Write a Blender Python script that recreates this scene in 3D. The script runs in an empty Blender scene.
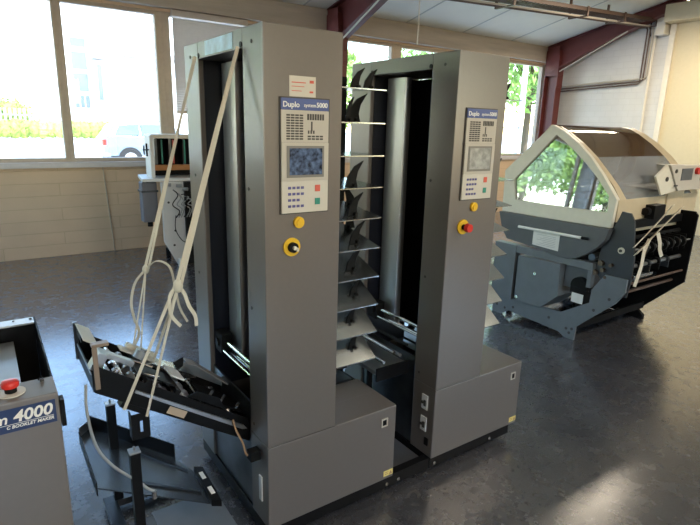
import bpy, bmesh, math, random
from mathutils import Vector, Matrix
random.seed(7)
S = bpy.context.scene
COL = S.collection
PI = math.pi

# ------------------------------------------------------------------ materials
def new_mat(name):
    m = bpy.data.materials.new(name); m.use_nodes = True
    nt = m.node_tree; b = nt.nodes['Principled BSDF']
    return m, nt, b

def mat(name, col, rough=0.5, metal=0.0, spec=0.5, var=0.0, scale=20.0, bump=0.0, coat=0.0, stretch=None):
    m, nt, b = new_mat(name)
    b.inputs['Roughness'].default_value = rough
    b.inputs['Metallic'].default_value = metal
    b.inputs['Specular IOR Level'].default_value = spec
    b.inputs['Coat Weight'].default_value = coat
    tc = nt.nodes.new('ShaderNodeTexCoord')
    mp = nt.nodes.new('ShaderNodeMapping')
    if stretch: mp.inputs['Scale'].default_value = stretch
    no = nt.nodes.new('ShaderNodeTexNoise'); no.inputs['Scale'].default_value = scale; no.inputs['Detail'].default_value = 4
    nt.links.new(tc.outputs['Object'], mp.inputs['Vector']); nt.links.new(mp.outputs['Vector'], no.inputs['Vector'])
    cr = nt.nodes.new('ShaderNodeValToRGB')
    v = max(var, 0.02)
    cr.color_ramp.elements[0].color = [c * (1 - v) for c in col] + [1]
    cr.color_ramp.elements[1].color = [min(1, c * (1 + v)) for c in col] + [1]
    cr.color_ramp.elements[0].position = 0.3; cr.color_ramp.elements[1].position = 0.7
    nt.links.new(no.outputs['Fac'], cr.inputs['Fac']); nt.links.new(cr.outputs['Color'], b.inputs['Base Color'])
    if bump:
        bp = nt.nodes.new('ShaderNodeBump'); bp.inputs['Strength'].default_value = bump; bp.inputs['Distance'].default_value = 0.01
        nt.links.new(no.outputs['Fac'], bp.inputs['Height']); nt.links.new(bp.outputs['Normal'], b.inputs['Normal'])
    return m

def emis(name, col, strength):
    m, nt, b = new_mat(name)
    b.inputs['Base Color'].default_value = (*col, 1)
    b.inputs['Emission Color'].default_value = (*col, 1)
    b.inputs['Emission Strength'].default_value = strength
    return m

def clear(name, tint, refl=0.08, rough=0.02, fres=True, milk=0.0, mcol=(.7, .7, .7)):
    m = bpy.data.materials.new(name); m.use_nodes = True
    nt = m.node_tree; nt.nodes.clear()
    out = nt.nodes.new('ShaderNodeOutputMaterial')
    tr = nt.nodes.new('ShaderNodeBsdfTransparent'); tr.inputs['Color'].default_value = (*tint, 1)
    gl = nt.nodes.new('ShaderNodeBsdfGlossy'); gl.inputs['Roughness'].default_value = rough
    mx = nt.nodes.new('ShaderNodeMixShader')
    if fres:
        lw = nt.nodes.new('ShaderNodeLayerWeight'); lw.inputs['Blend'].default_value = .5
        pw = nt.nodes.new('ShaderNodeMath'); pw.operation = 'POWER'; pw.inputs[1].default_value = 5.0
        ma = nt.nodes.new('ShaderNodeMath'); ma.operation = 'MULTIPLY_ADD'; ma.inputs[1].default_value = .9; ma.inputs[2].default_value = refl; ma.use_clamp = True
        nt.links.new(lw.outputs['Facing'], pw.inputs[0]); nt.links.new(pw.outputs[0], ma.inputs[0]); nt.links.new(ma.outputs[0], mx.inputs['Fac'])
    else:
        mx.inputs['Fac'].default_value = refl
    base = tr.outputs[0]
    if milk:
        df = nt.nodes.new('ShaderNodeBsdfDiffuse'); df.inputs['Color'].default_value = (*mcol, 1)
        m2 = nt.nodes.new('ShaderNodeMixShader'); m2.inputs['Fac'].default_value = milk
        nt.links.new(tr.outputs[0], m2.inputs[1]); nt.links.new(df.outputs[0], m2.inputs[2]); base = m2.outputs[0]
    nt.links.new(base, mx.inputs[1]); nt.links.new(gl.outputs[0], mx.inputs[2])
    nt.links.new(mx.outputs[0], out.inputs[0])
    return m

def brick_mat(name, c1, c2, mortar, bw, bh, axis, bump=0.4, rough=0.6, msize=0.006):
    """painted block work; axis 'x': wall in the xz plane, 'y': wall in the yz plane"""
    m, nt, b = new_mat(name)
    tc = nt.nodes.new('ShaderNodeTexCoord'); sp = nt.nodes.new('ShaderNodeSeparateXYZ'); cb = nt.nodes.new('ShaderNodeCombineXYZ')
    nt.links.new(tc.outputs['Object'], sp.inputs[0])
    nt.links.new(sp.outputs['X' if axis == 'x' else 'Y'], cb.inputs['X']); nt.links.new(sp.outputs['Z'], cb.inputs['Y'])
    br = nt.nodes.new('ShaderNodeTexBrick')
    br.inputs['Scale'].default_value = 1; br.inputs['Brick Width'].default_value = bw; br.inputs['Row Height'].default_value = bh
    br.inputs['Mortar Size'].default_value = msize; br.inputs['Mortar Smooth'].default_value = 0.6
    br.inputs['Color1'].default_value = (*c1, 1); br.inputs['Color2'].default_value = (*c2, 1); br.inputs['Mortar'].default_value = (*mortar, 1)
    nt.links.new(cb.outputs[0], br.inputs['Vector'])
    no = nt.nodes.new('ShaderNodeTexNoise'); no.inputs['Scale'].default_value = 3; no.inputs['Detail'].default_value = 6
    nt.links.new(tc.outputs['Object'], no.inputs['Vector'])
    mx = nt.nodes.new('ShaderNodeMixRGB'); mx.blend_type = 'MULTIPLY'; mx.inputs['Fac'].default_value = 0.18
    nt.links.new(br.outputs['Color'], mx.inputs[1]); nt.links.new(no.outputs['Fac'], mx.inputs[2])
    nt.links.new(mx.outputs[0], b.inputs['Base Color'])
    bp = nt.nodes.new('ShaderNodeBump'); bp.inputs['Strength'].default_value = bump; bp.inputs['Distance'].default_value = 0.008; bp.invert = True
    nt.links.new(br.outputs['Fac'], bp.inputs['Height']); nt.links.new(bp.outputs['Normal'], b.inputs['Normal'])
    b.inputs['Roughness'].default_value = rough
    return m

def floor_mat():
    m, nt, b = new_mat('painted concrete floor')
    tc = nt.nodes.new('ShaderNodeTexCoord')
    n1 = nt.nodes.new('ShaderNodeTexNoise'); n1.inputs['Scale'].default_value = 1.3; n1.inputs['Detail'].default_value = 8; n1.inputs['Roughness'].default_value = .6
    n2 = nt.nodes.new('ShaderNodeTexNoise'); n2.inputs['Scale'].default_value = 11; n2.inputs['Detail'].default_value = 6; n2.inputs['Roughness'].default_value = .7
    n3 = nt.nodes.new('ShaderNodeTexNoise'); n3.inputs['Scale'].default_value = 9; n3.inputs['Detail'].default_value = 10; n3.inputs['Distortion'].default_value = 1.5
    for n in (n1, n2, n3): nt.links.new(tc.outputs['Object'], n.inputs['Vector'])
    cr = nt.nodes.new('ShaderNodeValToRGB')
    cr.color_ramp.elements[0].position = .3; cr.color_ramp.elements[0].color = (.036, .038, .045, 1)
    cr.color_ramp.elements[1].position = .72; cr.color_ramp.elements[1].color = (.074, .076, .084, 1)
    nt.links.new(n1.outputs['Fac'], cr.inputs['Fac'])
    # pale scuffs
    c2 = nt.nodes.new('ShaderNodeValToRGB')
    c2.color_ramp.elements[0].position = .61; c2.color_ramp.elements[0].color = (0, 0, 0, 1)
    c2.color_ramp.elements[1].position = .72; c2.color_ramp.elements[1].color = (1, 1, 1, 1)
    nt.links.new(n3.outputs['Fac'], c2.inputs['Fac'])
    mx = nt.nodes.new('ShaderNodeMixRGB'); mx.inputs[2].default_value = (.15, .14, .125, 1)
    ml = nt.nodes.new('ShaderNodeMath'); ml.operation = 'MULTIPLY'; ml.inputs[1].default_value = .6
    nt.links.new(c2.outputs['Color'], ml.inputs[0]); nt.links.new(ml.outputs[0], mx.inputs['Fac'])
    nt.links.new(cr.outputs['Color'], mx.inputs[1]); nt.links.new(mx.outputs[0], b.inputs['Base Color'])
    rr = nt.nodes.new('ShaderNodeMapRange'); rr.inputs['From Min'].default_value = .3; rr.inputs['From Max'].default_value = .7
    rr.inputs['To Min'].default_value = .17; rr.inputs['To Max'].default_value = .34
    nt.links.new(n2.outputs['Fac'], rr.inputs['Value']); nt.links.new(rr.outputs[0], b.inputs['Roughness'])
    bp = nt.nodes.new('ShaderNodeBump'); bp.inputs['Strength'].default_value = .10; bp.inputs['Distance'].default_value = .004
    nt.links.new(n2.outputs['Fac'], bp.inputs['Height']); nt.links.new(bp.outputs['Normal'], b.inputs['Normal'])
    b.inputs['Specular IOR Level'].default_value = .95
    b.inputs['IOR'].default_value = 1.6; b.inputs['Coat Weight'].default_value = .8; b.inputs['Coat Roughness'].default_value = .2
    return m

M = {}
M['paint'] = mat('taupe grey enamel', (.170, .150, .136), .29, .2, spec=.75, var=.02, scale=60)
M['paint_side'] = M['paint']
M['steel'] = mat('brushed zinc steel', (.42, .42, .42), .33, .85, var=.08, scale=12, stretch=(1, 1, .15))
M['steel_dark'] = mat('dark blued steel', (.10, .11, .12), .28, .85, var=.25, scale=8)
M['tray'] = mat('blued tray steel', (.20, .23, .26), .24, .8, var=.25, scale=5)
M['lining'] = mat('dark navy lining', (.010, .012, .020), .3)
M['plate'] = mat('charcoal plate', (.030, .033, .038), .4)
M['chrome'] = mat('polished steel', (.75, .75, .74), .16, 1.0)
M['black'] = mat('black powder coat', (.006, .006, .0065), .45, spec=.15, var=.2, scale=30)
M['black_soft'] = mat('black plastic', (.010, .010, .010), .5, spec=.12)
M['rubber'] = mat('black rubber', (.02, .02, .02), .8)
M['cream'] = mat('cream enamel', (.56, .46, .31), .4, var=.03)
M['creamlite'] = mat('light cream enamel', (.70, .66, .56), .42, var=.03)
M['bluegrey'] = mat('slate blue enamel', (.105, .111, .119), .38, var=.06, scale=14)
M['bluegrey_l'] = mat('pale slate enamel', (.165, .180, .195), .36, var=.06, scale=14)
M['binsteel'] = mat('satin aluminium bin sheet', (.52, .55, .55), .20, .96, var=.05)
M['panel'] = mat('beige control plastic', (.52, .48, .42), .5)
M['panel2'] = mat('pale beige control plastic', (.60, .56, .49), .5)
M['blue_band'] = mat('blue label band', (.075, .11, .30), .4)
M['navy'] = mat('navy label', (.015, .035, .11), .4)
M['white'] = mat('white ink', (.85, .85, .82), .5)
M['paper'] = mat('white paper label', (.80, .78, .74), .7)
M['tanlabel'] = mat('tan paper label', (.55, .42, .30), .7)
M['yellow'] = mat('yellow plastic', (.80, .48, .02), .4)
M['yellowlabel'] = mat('yellow label', (.85, .68, .22), .6)
M['red'] = mat('red plastic', (.62, .03, .02), .35)
M['redink'] = mat('red ink', (.65, .12, .08), .6)
M['green'] = mat('green button', (.03, .25, .19), .5)
M['purple'] = mat('indigo key', (.10, .09, .26), .5)
M['ink'] = mat('dark print', (.06, .055, .05), .6)
M['strap'] = mat('cream woven strap', (.72, .66, .54), .8, bump=.3, scale=300)
M['cable'] = mat('clear grey hose', (.36, .37, .37), .35)
M['orange'] = mat('tan cable', (.42, .24, .12), .5)
M['redsteel'] = mat('oxide red steelwork', (.125, .028, .024), .5, var=.12, scale=6)
M['pipe'] = mat('brown conduit', (.13, .085, .065), .45, .2)
M['pipe_l'] = mat('pale conduit', (.55, .50, .42), .45, .2)
M['ceil'] = mat('pale insulation board', (.84, .85, .76), .75, var=.03, scale=2)
M['joint'] = mat('board joint strip', (.60, .63, .60), .7)
M['timber'] = mat('beige fascia timber', (.47, .40, .32), .6, var=.08, scale=5, stretch=(.4, 4, 4))
M['frame'] = mat('tan window frame', (.50, .41, .31), .5, var=.05)
M['sill'] = mat('pale sill', (.62, .58, .55), .5)
M['blind'] = mat('grey blind slats', (.60, .54, .48), .6)
M['door'] = mat('beige roller door', (.60, .53, .36), .6, var=.02)
M['wall_far'] = brick_mat('cream painted block', (.78, .565, .37), (.76, .55, .36), (.68, .49, .31), 1.30, .148, 'x', bump=.5, msize=.006)
M['wall_w'] = brick_mat('white painted block', (.66, .655, .63), (.645, .64, .615), (.60, .595, .57), .22, .108, 'y', bump=.2, msize=.006)
M['floor'] = floor_mat()
M['glass'] = clear('window glass', (.97, .98, .98), .04)
M['clearcover'] = clear('clear cover sheet', (.70, .74, .76), .36, .015)
M['sheet_brown'] = clear('cover sheet with painted brown reflection', (.33, .22, .13), .10, .04, milk=.35, mcol=(.26, .18, .11))  # brown reflection and dark interior are put into the sheet's colour
M['sheet_pale'] = clear('clear sheet with painted pale reflection', (.80, .82, .84), .16, .04, milk=.30)  # milky share paints the whitish reflection into a clear sheet
M['render'] = mat('white render', (.80, .80, .78), .8)
M['asphalt'] = mat('pale yard concrete', (.60, .60, .57), .9, var=.1, scale=1)
M['grass'] = mat('grass', (.30, .42, .14), .9, var=.3, scale=3)
M['leaf_h'] = mat('hedge leaf', (.26, .34, .07), .7, var=.4, scale=3)
M['leaf'] = mat('tree leaf', (.26, .40, .10), .6, var=.5, scale=4)
M['bark'] = mat('bark', (.10, .07, .05), .9)
M['shop'] = mat('dark glazing', (.10, .13, .15), .15)
M['carpaint'] = mat('blue grey car paint', (.20, .25, .31), .25, .3, coat=.8)
M['tyre'] = mat('tyre', (.02, .02, .02), .8)
M['fence'] = mat('grey paling', (.30, .30, .33), .7)
M['lampwhite'] = mat('white lamp housing', (.7, .7, .68), .5)
M['tube'] = emis('lit fluorescent tube', (1.0, .80, .55), 9.0)
M['lcd'] = mat('blue lcd', (.07, .11, .20), .12, var=.9, scale=60)
M['lcd_g'] = mat('pale lcd', (.36, .37, .36), .12, var=.3, scale=40)
M['wood'] = mat('brown guide board', (.30, .13, .06), .5)

# ------------------------------------------------------------------ mesh helpers
def B(): return bmesh.new()
def face(bm, pts):
    return bm.faces.new([bm.verts.new(p) for p in pts])
def box(bm, x0, x1, y0, y1, z0, z1, bev=0.0):
    r = bmesh.ops.create_cube(bm, size=1)
    vs = r['verts']
    for v in vs:
        v.co = Vector(((x0 + x1) / 2 + v.co.x * (x1 - x0), (y0 + y1) / 2 + v.co.y * (y1 - y0), (z0 + z1) / 2 + v.co.z * (z1 - z0)))
    if bev:
        es = list({e for v in vs for e in v.link_edges})
        bmesh.ops.bevel(bm, geom=es, offset=bev, segments=2, affect='EDGES', profile=.6)
    return vs
def cyl(bm, a, b, r, n=16, r2=None):
    a, b = Vector(a), Vector(b); d = b - a
    q = d.to_track_quat('Z', 'Y').to_matrix().to_4x4()
    bmesh.ops.create_cone(bm, cap_ends=True, segments=n, radius1=r, radius2=r if r2 is None else r2, depth=d.length,
                          matrix=Matrix.Translation((a + b) / 2) @ q)
def tube(bm, pts, r, n=8):
    pts = [Vector(p) for p in pts]; rings = []
    up = Vector((0, 0, 1)); prev = None
    for i, p in enumerate(pts):
        t = (pts[min(i + 1, len(pts) - 1)] - pts[max(i - 1, 0)]).normalized()
        if prev is None:
            s = t.cross(up)
            if s.length < 1e-3: s = t.cross(Vector((1, 0, 0)))
        else:
            s = prev - t * prev.dot(t)
        s.normalize(); prev = s; w = s.cross(t)
        rings.append([bm.verts.new(p + (s * math.cos(2 * PI * k / n) + w * math.sin(2 * PI * k / n)) * r) for k in range(n)])
    for a, b in zip(rings, rings[1:]):
        for k in range(n): bm.faces.new((a[k], a[(k + 1) % n], b[(k + 1) % n], b[k]))
    bm.faces.new(rings[0][::-1]); bm.faces.new(rings[-1])
def smooth_path(pts, sub=6):
    pts = [Vector(p) for p in pts]; out = []
    for i in range(len(pts) - 1):
        p0 = pts[max(i - 1, 0)]; p1 = pts[i]; p2 = pts[i + 1]; p3 = pts[min(i + 2, len(pts) - 1)]
        for k in range(sub):
            t = k / sub
            out.append(.5 * ((2 * p1) + (p2 - p0) * t + (2 * p0 - 5 * p1 + 4 * p2 - p3) * t * t + (3 * p1 - p0 - 3 * p2 + p3) * t ** 3))
    out.append(pts[-1]); return out
def ribbon(bm, pts, w, th=.002, wdir=(1, -.35, 0)):
    pts = [Vector(p) for p in pts]; rings = []
    wd = Vector(wdir).normalized()
    for i, p in enumerate(pts):
        t = (pts[min(i + 1, len(pts) - 1)] - pts[max(i - 1, 0)]).normalized()
        s = wd - t * wd.dot(t)
        if s.length < .15: s = Vector((0, 1, .2)) - t * Vector((0, 1, .2)).dot(t)
        s.normalize(); n = s.cross(t)
        rings.append([bm.verts.new(p + s * (w / 2 * a) + n * (th / 2 * b)) for a, b in ((-1, -1), (1, -1), (1, 1), (-1, 1))])
    for a, b in zip(rings, rings[1:]):
        for k in range(4): bm.faces.new((a[k], a[(k + 1) % 4], b[(k + 1) % 4], b[k]))
    bm.faces.new(rings[0][::-1]); bm.faces.new(rings[-1])
def prism(bm, poly, ax, a0, a1, f=None):
    """extrude polygon (2D) along axis ax ('x': poly is (y,z); 'y': (x,z); 'z': (x,y)); f(p2d) gives an offset along the axis"""
    def P(u, v, a):
        return {'x': (a, u, v), 'y': (u, a, v), 'z': (u, v, a)}[ax]
    o = [(f(q) if f else 0.0) for q in poly]
    A = [bm.verts.new(P(*q, a0 + d)) for q, d in zip(poly, o)]
    C = [bm.verts.new(P(*q, a1 + d)) for q, d in zip(poly, o)]
    bm.faces.new(A[::-1]); bm.faces.new(C)
    n = len(poly)
    for i in range(n): bm.faces.new((A[i], A[(i + 1) % n], C[(i + 1) % n], C[i]))
def ringprism(bm, outer, inner, ax, a0, a1, f=None):
    def P(q, a):
        u, v = q; a = a + (f(q) if f else 0)
        return {'x': (a, u, v), 'y': (u, a, v), 'z': (u, v, a)}[ax]
    n = len(outer)
    V = [[bm.verts.new(P(q, a)) for q in loop] for loop in (outer, inner) for a in (a0, a1)]
    o0, o1, i0, i1 = V
    for k in range(n):
        j = (k + 1) % n
        bm.faces.new((o0[k], o0[j], i0[j], i0[k])); bm.faces.new((o1[j], o1[k], i1[k], i1[j]))
        bm.faces.new((o0[j], o0[k], o1[k], o1[j])); bm.faces.new((i0[k], i0[j], i1[j], i1[k]))
def xf(bm, mtx): bmesh.ops.transform(bm, matrix=mtx, verts=bm.verts)

def link(name, bm, m, parent=None, origin=None, smooth=False, kind=None, bev=0):
    bmesh.ops.recalc_face_normals(bm, faces=bm.faces)
    if origin is not None:
        bmesh.ops.translate(bm, verts=bm.verts, vec=-Vector(origin))
    me = bpy.data.meshes.new(name); bm.to_mesh(me); bm.free()
    if smooth:
        for p in me.polygons: p.use_smooth = True
        try: me.set_sharp_from_angle(angle=math.radians(35))
        except Exception: pass
    me.materials.append(m if not isinstance(m, str) else M[m])
    o = bpy.data.objects.new(name, me); COL.objects.link(o)
    if parent: o.parent = parent
    elif origin is not None: o.location = origin
    if kind: o['kind'] = kind
    if bev:
        md = o.modifiers.new('bevel', 'BEVEL'); md.width = bev; md.segments = 2; md.limit_method = 'ANGLE'
    return o

class Thing:
    """Empty at the thing's base; parts are given in world coordinates unless local=True"""
    def __init__(s, name, label, cat, loc, rot=None, group=None, local=False, vs=1.0):
        s.vs = vs
        s.e = bpy.data.objects.new(name, None); COL.objects.link(s.e)
        s.e.empty_display_size = .1
        s.e.location = loc
        if rot: s.e.rotation_euler = rot
        s.e['label'] = label; s.e['category'] = cat
        if group: s.e['group'] = group
        s.loc = Vector(loc); s.local = local
    def part(s, name, bm, m, parent=None, smooth=False, label=None, bev=0, kind=None):
        if s.vs != 1.0:
            for v in bm.verts: v.co.y *= s.vs
        if not s.local: bmesh.ops.translate(bm, verts=bm.verts, vec=-s.loc)
        o = link(name, bm, m, parent or s.e, smooth=smooth, bev=bev)
        if label: o['label'] = label
        if kind: o['kind'] = kind
        return o
def single(name, bm, m, label, cat, origin, group=None, smooth=False, kind=None, bev=0):
    o = link(name, bm, m, None, origin, smooth, kind, bev)
    o['label'] = label; o['category'] = cat
    if group: o['group'] = group
    return o
def struct(name, bm, m, smooth=False):
    return link(name, bm, m, None, None, smooth, 'structure')

def text_bm(body, size, mtx, shear=0.0, bold=0.0, align='LEFT', extrude=.0006):
    cu = bpy.data.curves.new('lettering', 'FONT'); cu.body = body; cu.size = size; cu.shear = shear; cu.offset = bold
    cu.extrude = extrude; cu.align_x = align; cu.resolution_u = 3
    ob = bpy.data.objects.new('lettering', cu); COL.objects.link(ob)
    dg = bpy.context.evaluated_depsgraph_get()
    me = bpy.data.meshes.new_from_object(ob.evaluated_get(dg))
    bm = bmesh.new(); bm.from_mesh(me)
    bpy.data.objects.remove(ob); bpy.data.curves.remove(cu); bpy.data.meshes.remove(me)
    bmesh.ops.transform(bm, matrix=mtx, verts=bm.verts)
    return bm
# text facing -y, reading towards +x
def face_front(x, y, z): return Matrix.Translation((x, y, z)) @ Matrix.Rotation(PI / 2, 4, 'X')
# text facing -x, reading towards -y
def face_left(x, y, z): return Matrix.Translation((x, y, z)) @ Matrix.Rotation(-PI / 2, 4, 'Z') @ Matrix.Rotation(PI / 2, 4, 'X')

# ------------------------------------------------------------------ camera
def make_camera():
    cd = bpy.data.cameras.new('camera'); co = bpy.data.objects.new('camera', cd); COL.objects.link(co)
    ya, pi_, ro = 0.6098472667992937, 0.2508640233636959, 0.026941216154002412
    F = Vector((math.sin(ya) * math.cos(pi_), math.cos(ya) * math.cos(pi_), -math.sin(pi_)))
    R0 = Vector((math.cos(ya), -math.sin(ya), 0)); U0 = R0.cross(F)
    R = R0 * math.cos(ro) + U0 * math.sin(ro); U = R.cross(F)
    m = Matrix(((R.x, U.x, -F.x), (R.y, U.y, -F.y), (R.z, U.z, -F.z))).to_4x4()
    m.translation = Vector((-0.7728928, -1.613934, 1.6419638))
    co.matrix_world = m
    cd.sensor_fit = 'HORIZONTAL'; cd.sensor_width = 36; cd.lens = 530.95066 * 36 / 700
    cd.clip_start = .02; cd.clip_end = 400
    S.camera = co
make_camera()

# ------------------------------------------------------------------ room
X0, X1, Y0, Y1 = -4.5, 9.2, -6.0, 5.634
ZC, SL, YR = 3.27, .22, -.2
def zc(y): return ZC + SL * (Y1 - y) if y >= YR else ZC + SL * (Y1 - YR) - SL * (YR - y)
bm = B(); box(bm, X0 - .3, X1 + .3, Y0 - .3, Y1 + .3, -.2, 0); struct('floor', bm, 'floor')
bm = B()
prism(bm, [(Y1 + .35, zc(Y1) - SL * .35), (Y1 + .35, zc(Y1) + .25), (YR, zc(YR) + .3), (Y0 - .35, zc(Y0) + .25), (Y0 - .35, zc(Y0) - SL * .35), (YR, zc(YR))], 'x', X0 - .35, X1 + .35)
struct('ceiling', bm, 'ceil')
# ceiling board joints: thin cover strips
jx = [-1.9, -.6, .7, 2.0, 3.3, 4.6 + .6, 6.5, 7.8]
for i, x in enumerate(jx):
    bm = B()
    prism(bm, [(Y1 - .02, zc(Y1 - .02) - .001), (YR, zc(YR) - .001), (YR, zc(YR) - .009), (Y1 - .02, zc(Y1 - .02) - .009)], 'x', x - .012, x + .012)
    struct('trim_%d' % (i + 1), bm, 'joint')
bm = B(); box(bm, X0, X1, Y1 - .11, Y1 - .0, 3.0, 3.285); struct('trim_20', bm, 'timber')      # fascia above the windows

SZ, HZ = 1.15, 2.97
bm = B(); box(bm, X0 - .3, X1 + .3, Y1, Y1 + .28, 0, SZ - .05)
box(bm, X0 - .3, X1 + .3, Y1, Y1 + .28, HZ, 3.4)
struct('wall_far', bm, 'wall_far')
bm = B(); box(bm, X0, X1, Y1 - .045, Y1 + .28, SZ - .05, SZ - .012, .004); box(bm, X0, X1, Y1 - .05, Y1 - .001, SZ - .075, SZ - .04); struct('trim_21', bm, 'sill')
bm = B(); cyl(bm, (.56, Y1 - .006, 0.0), (.50, Y1 - .006, SZ - .06), .007, 8); struct('trim_22', bm, 'frame')   # thin pipe down the wall
# windows of the far wall, posts between
posts = [(-4.5, -4.38), (-2.25, -2.15), (-1.05, -.95), (.11, .21), (1.25, 1.43), (2.47, 2.56), (3.62, 3.98), (5.03, 5.24), (6.3, 6.42), (7.52, 7.64), (9.0, 9.2)]
wi = 1
for (a, b), (c, d) in zip(posts, posts[1:]):
    fr = B(); xa, xb = (a + b) / 2, (c + d) / 2
    box(fr, xa, b, Y1 + .03, Y1 + .12, SZ - .012, HZ, .004)
    box(fr, c, xb, Y1 + .03, Y1 + .12, SZ - .012, HZ, .004)
    box(fr, b - .005, c + .005, Y1 + .03, Y1 + .12, SZ - .012, SZ + .035, .004)
    box(fr, b - .005, c + .005, Y1 + .03, Y1 + .12, HZ - .045, HZ, .004)
    w = struct('window_%d' % wi, fr, 'frame')
    g = B(); box(g, b, c, Y1 + .07, Y1 + .072, SZ + .03, HZ - .04)
    link('pane', g, 'glass', w)
    wi += 1

# right wall with gable, beige roller door
def gable(x0, x1, name, m, holes):
    bm = B()
    ys = sorted({Y0, Y1, YR} | {h[0] for h in holes} | {h[1] for h in holes})
    for a, b in zip(ys, ys[1:]):
        mid = (a + b) / 2
        hz = [h for h in holes if h[0] <= mid <= h[1]]
        segs = [(0, None)] if not hz else [(0, hz[0][2]), (hz[0][3], None)]
        for lo, hi in segs:
            if hi == 0: continue
            prism(bm, [(a, lo), (b, lo), (b, zc(b) + .05 if hi is None else hi), (a, zc(a) + .05 if hi is None else hi)], 'x', x0, x1)
    return struct(name, bm, m)
gable(X1, X1 + .28, 'wall_right', 'wall_w', [])
LW = [(.9, 2.7, 1.0, 2.9), (3.0, 5.3, 1.0, 3.05)]
gable(X0 - .28, X0, 'wall_left', 'wall_w', LW)
for y0, y1, z0, z1 in LW:
    fr = B()
    ringprism(fr, [(y0, z0), (y1, z0), (y1, z1), (y0, z1)], [(y0 + .06, z0 + .06), (y1 - .06, z0 + .06), (y1 - .06, z1 - .06), (y0 + .06, z1 - .06)], 'x', X0 - .2, X0 - .1)
    w = struct('window_%d' % wi, fr, 'frame'); wi += 1
    g = B(); box(g, X0 - .15, X0 - .148, y0 + .05, y1 - .05, z0 + .05, z1 - .05); link('pane', g, 'glass', w)
# back wall with windows
BW = [(-2.2, -.6), (.6, 2.2), (5.4, 7.6)]
bm = B(); box(bm, X0 - .3, X1 + .3, Y0 - .28, Y0, 0, 1.0); box(bm, X0 - .3, X1 + .3, Y0 - .28, Y0, 2.9, 3.6)
xs = [X0 - .3] + [v for p in BW for v in p] + [X1 + .3]
for a, b in zip(xs[::2], xs[1::2]): box(bm, a, b, Y0 - .28, Y0, 1.0, 2.9)
struct('wall_back', bm, 'wall_far')
for a, b in BW:
    fr = B(); ringprism(fr, [(a, 1), (b, 1), (b, 2.9), (a, 2.9)], [(a + .06, 1.06), (b - .06, 1.06), (b - .06, 2.84), (a + .06, 2.84)], 'y', Y0 - .2, Y0 - .1)
    w = struct('window_%d' % wi, fr, 'frame'); wi += 1
    g = B(); box(g, a + .05, b - .05, Y0 - .15, Y0 - .148, 1.05, 2.85); link('pane', g, 'glass', w)
# roller door on the right wall
bm = B()
N = 35
box(bm, X1 - .05, X1 - .03, -.6, 3.2, 0, 3.46)
d1 = struct('door_1', bm, 'door')
bm = B(); box(bm, X1 - .09, X1 - .001, 3.2, 3.29, 0, 3.46); link('guide_rail', bm, 'creamlite', d1)
bm = B(); box(bm, X1 - .34, X1 - .001, -.6, 3.3, 3.45, 3.72, .01); link('roller_box', bm, 'door', d1)
bm = B(); box(bm, X1 - .2, X1 - .001, 3.33, 3.48, 3.28, 3.56, .02); single('motor_housing', bm, 'creamlite', 'small cream motor box high on the white wall beside the roller door', 'motor', (X1 - .1, 3.4, 3.28))
bm = B(); tube(bm, smooth_path([(X1 - .03, 3.42, 3.561), (X1 - .05, 3.46, 3.68), (X1 - .03, 3.60, 3.66), (X1 - .03, 3.66, 3.50), (X1 - .03, 3.64, 3.3)]), .01)
single('motor_cable', bm, 'black_soft', 'dark cable looping from the cream motor box down the white wall', 'cable', (X1 - .03, 3.3, 3.3), smooth=True)
bm = B(); cyl(bm, (X1 - .03, 3.56, .0), (X1 - .03, 3.56, 3.72), .022, 10)
single('wall_pipe', bm, 'creamlite', 'white vertical pipe on the white wall left of the beige door', 'pipe', (X1 - .03, 3.56, 0), smooth=True)

# portal frames (oxide red steel)
def portal(x, label, haunch=.0):
    t = Thing('portal_frame', label, 'steel frame', (x, Y1 - .27, 0), group='red steel portal frames')
    w = .09
    bm = B()   # column: I section
    ya, yb = Y1 - .42, Y1 - .13
    box(bm, x - w, x + w, ya, ya + .014, 0, 3.20); box(bm, x - w, x + w, yb - .014, yb, 0, 3.20); box(bm, x - .006, x + .006, ya + .014, yb - .014, 0, 3.20)
    t.part('column', bm, 'redsteel')
    bm = B(); box(bm, x - w + .004, x - w + .012, ya + .0145, yb - .0145, 2.72, 3.27); t.part('knee_plate', bm, 'redsteel')
    bm = B()
    ys = Y1 - .13; ye = YR
    zt = lambda y: zc(y) - .014
    dp = lambda y: .17 if y < Y1 - 2.0 else .17 + .36 * (y - (Y1 - 2.0)) / 1.87
    n = 8; pts = [ys + (ye - ys) * k / n for k in range(n + 1)]
    for a, b in zip(pts, pts[1:]):
        prism(bm, [(a, zt(a)), (b, zt(b)), (b, zt(b) - .014), (a, zt(a) - .014)], 'x', x - w, x + w)
        prism(bm, [(a, zt(a) - dp(a)), (b, zt(b) - dp(b)), (b, zt(b) - dp(b) - .014), (a, zt(a) - dp(a) - .014)], 'x', x - w, x + w)
        prism(bm, [(a, zt(a)), (b, zt(b)), (b, zt(b) - dp(b)), (a, zt(a) - dp(a))], 'x', x - .006, x + .006)
    t.part('rafter', bm, 'redsteel')
    bm = B(); box(bm, x - w, x + w, Y1 - .434, Y1 - .4205, 2.5, 3.12)
    for k in range(4):
        for s in (-1, 1): cyl(bm, (x + s * .05, Y1 - .45, 2.56 + k * .15), (x + s * .05, Y1 - .434, 2.56 + k * .15), .013, 6)
    t.part('end_plate', bm, 'redsteel')
    bm = B(); cyl(bm, (x - .08, Y1 - .46, 2.80), (x - .08, 3.9, zc(3.9) - .27), .012, 8)
    t.part('brace_rod', bm, 'pipe_l', smooth=True, label='pale conduit along the beam')
    return t
portal(3.76, 'dark red steel column and sloping beam above the nearer tall grey collator')
portal(8.96, 'dark red steel column and sloping beam in the corner by the white block wall')

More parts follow.
